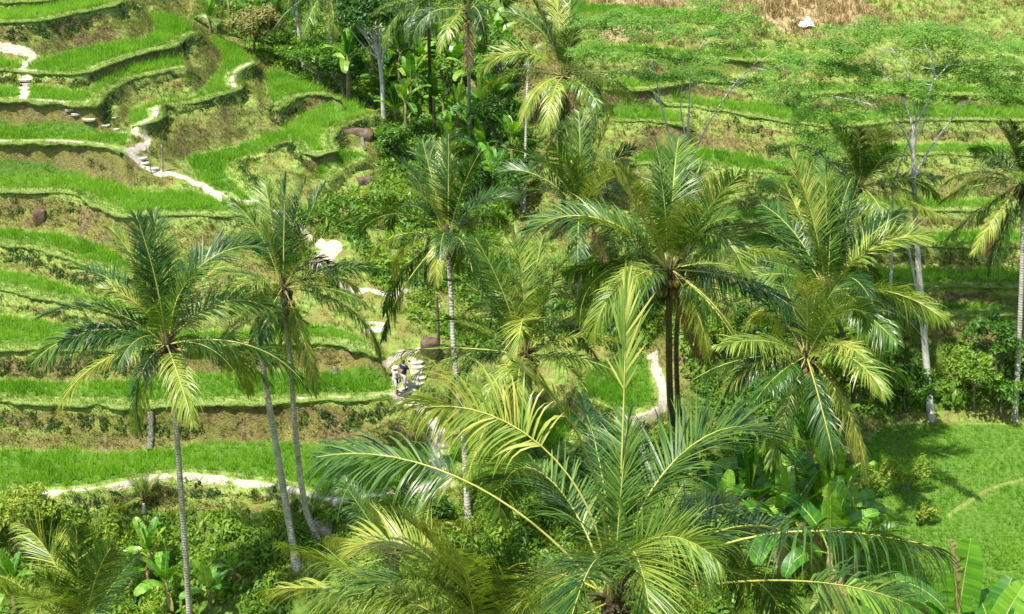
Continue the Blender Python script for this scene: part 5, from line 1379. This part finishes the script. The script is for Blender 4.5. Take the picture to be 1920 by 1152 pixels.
rock("dark brown rock overhang under the pointed tip of the upper terrace", 672, 252, 1.25, .5, .62, M_rock, 1, .8)
rock("rounded grey brown rock standing in the open slope", 683, 342, .55, .45, .45, M_rock, 4, .7)
rock("reddish clay block set in the bank at the left", 74, 412, .45, .35, .6, M_redclay, 5, .35, cat="clay block")
rock("brown rock at the foot of the stairway bank", 806, 668, .6, .5, .9, M_redclay, 7)
# swollen foot of the curved palm
rock("swollen woody palm foot at the end of the lowest path", 606, 1000, .6, .5, .5, M_bark, 8, cat="palm foot")
# crumpled tarp
def tarp():
    g = ground(1510, 50); n = 22; u = np.linspace(-1, 1, n); X, Y = np.meshgrid(u, u)
    Zt = .62 * np.exp(-((X - .25) ** 2 * 5 + (Y - .1) ** 2 * 3)) + .16 * vnoise(X, Y, .3, 61) + .25 * np.exp(-((X + .55) ** 2 * 9 + Y ** 2 * 3))
    o = 1 + .25 * (vnoise(X, Y, .5, 62) - .5)
    V = np.stack([X * .62 * o, Y * .5 * o, Zt], -1).reshape(-1, 3); i = np.arange(n - 1)[:, None] * n; j = np.arange(n - 1)[None]
    mb = MB(); mb.add(V, np.stack([i + j, i + j + 1, i + n + j + 1, i + n + j], -1).reshape(-1, 4))
    t_ = link("tarp", mb.mesh("tarp", M_tarp, False), None, (g.x, g.y, g.z)); md = t_.modifiers.new("thick", 'SOLIDIFY'); md.thickness = .01
    tag(t_, "crumpled white tarp lying on the dry upper hillside", "tarp")
tarp()
# water trickling down the walls
M_water, _nt, _o = new_mat("falling_water"); _t = NT(_nt)
_p = _t.n("ShaderNodeBsdfPrincipled"); _t.l(_t.ramp(_t.noise(22, 3, .8, _t.n("ShaderNodeTexCoord").outputs["Object"]), [(.45, (.10, .095, .06)), (.58, (.22, .21, .18)), (.68, (.6, .6, .6))]), _p.inputs["Base Color"])
_p.inputs["Roughness"].default_value = .15; _nt.links.new(_p.outputs[0], _o.inputs[0])
def trickle(label, top, bot, w):
    a, b_ = np.array(ground(*top)), np.array(ground(*bot)); n = 16; mb = MB(); V = []
    for k in range(n + 1):
        p = a * (1 - k / n) + b_ * (k / n); p[2] = gz(p[0], p[1]) + .03; p[1] -= .05
        for q in np.linspace(-.5, .5, 5): V.append(p + np.array([q * w * (.5 + .8 * float(vnoise(k * .7, q * 2 + 5, 1.0, 3)) + .3 * k / n), -.05 * math.cos(q * 3.1), .02 * math.sin(k * 2.1 + q * 9)]))
    mb.add(np.array(V) - a, [(k * 5 + c, k * 5 + c + 1, k * 5 + c + 6, k * 5 + c + 5) for k in range(n) for c in range(4)])
    o = link("water_trickle", mb.mesh("water_trickle", M_water), None, a); md = o.modifiers.new("t", 'SOLIDIFY'); md.thickness = .03; tag(o, label, "waterfall", "water trickles")
trickle("grey water trickling down the wall behind the tall left palm trunk", (284, 775), (280, 846), .3)
trickle("thin white water trickle beside the rock under the pointed terrace", (676, 246), (684, 282), .2)
trickle("faint water trickle at the foot of the third lowest terrace wall", (628, 690), (627, 702), .3)
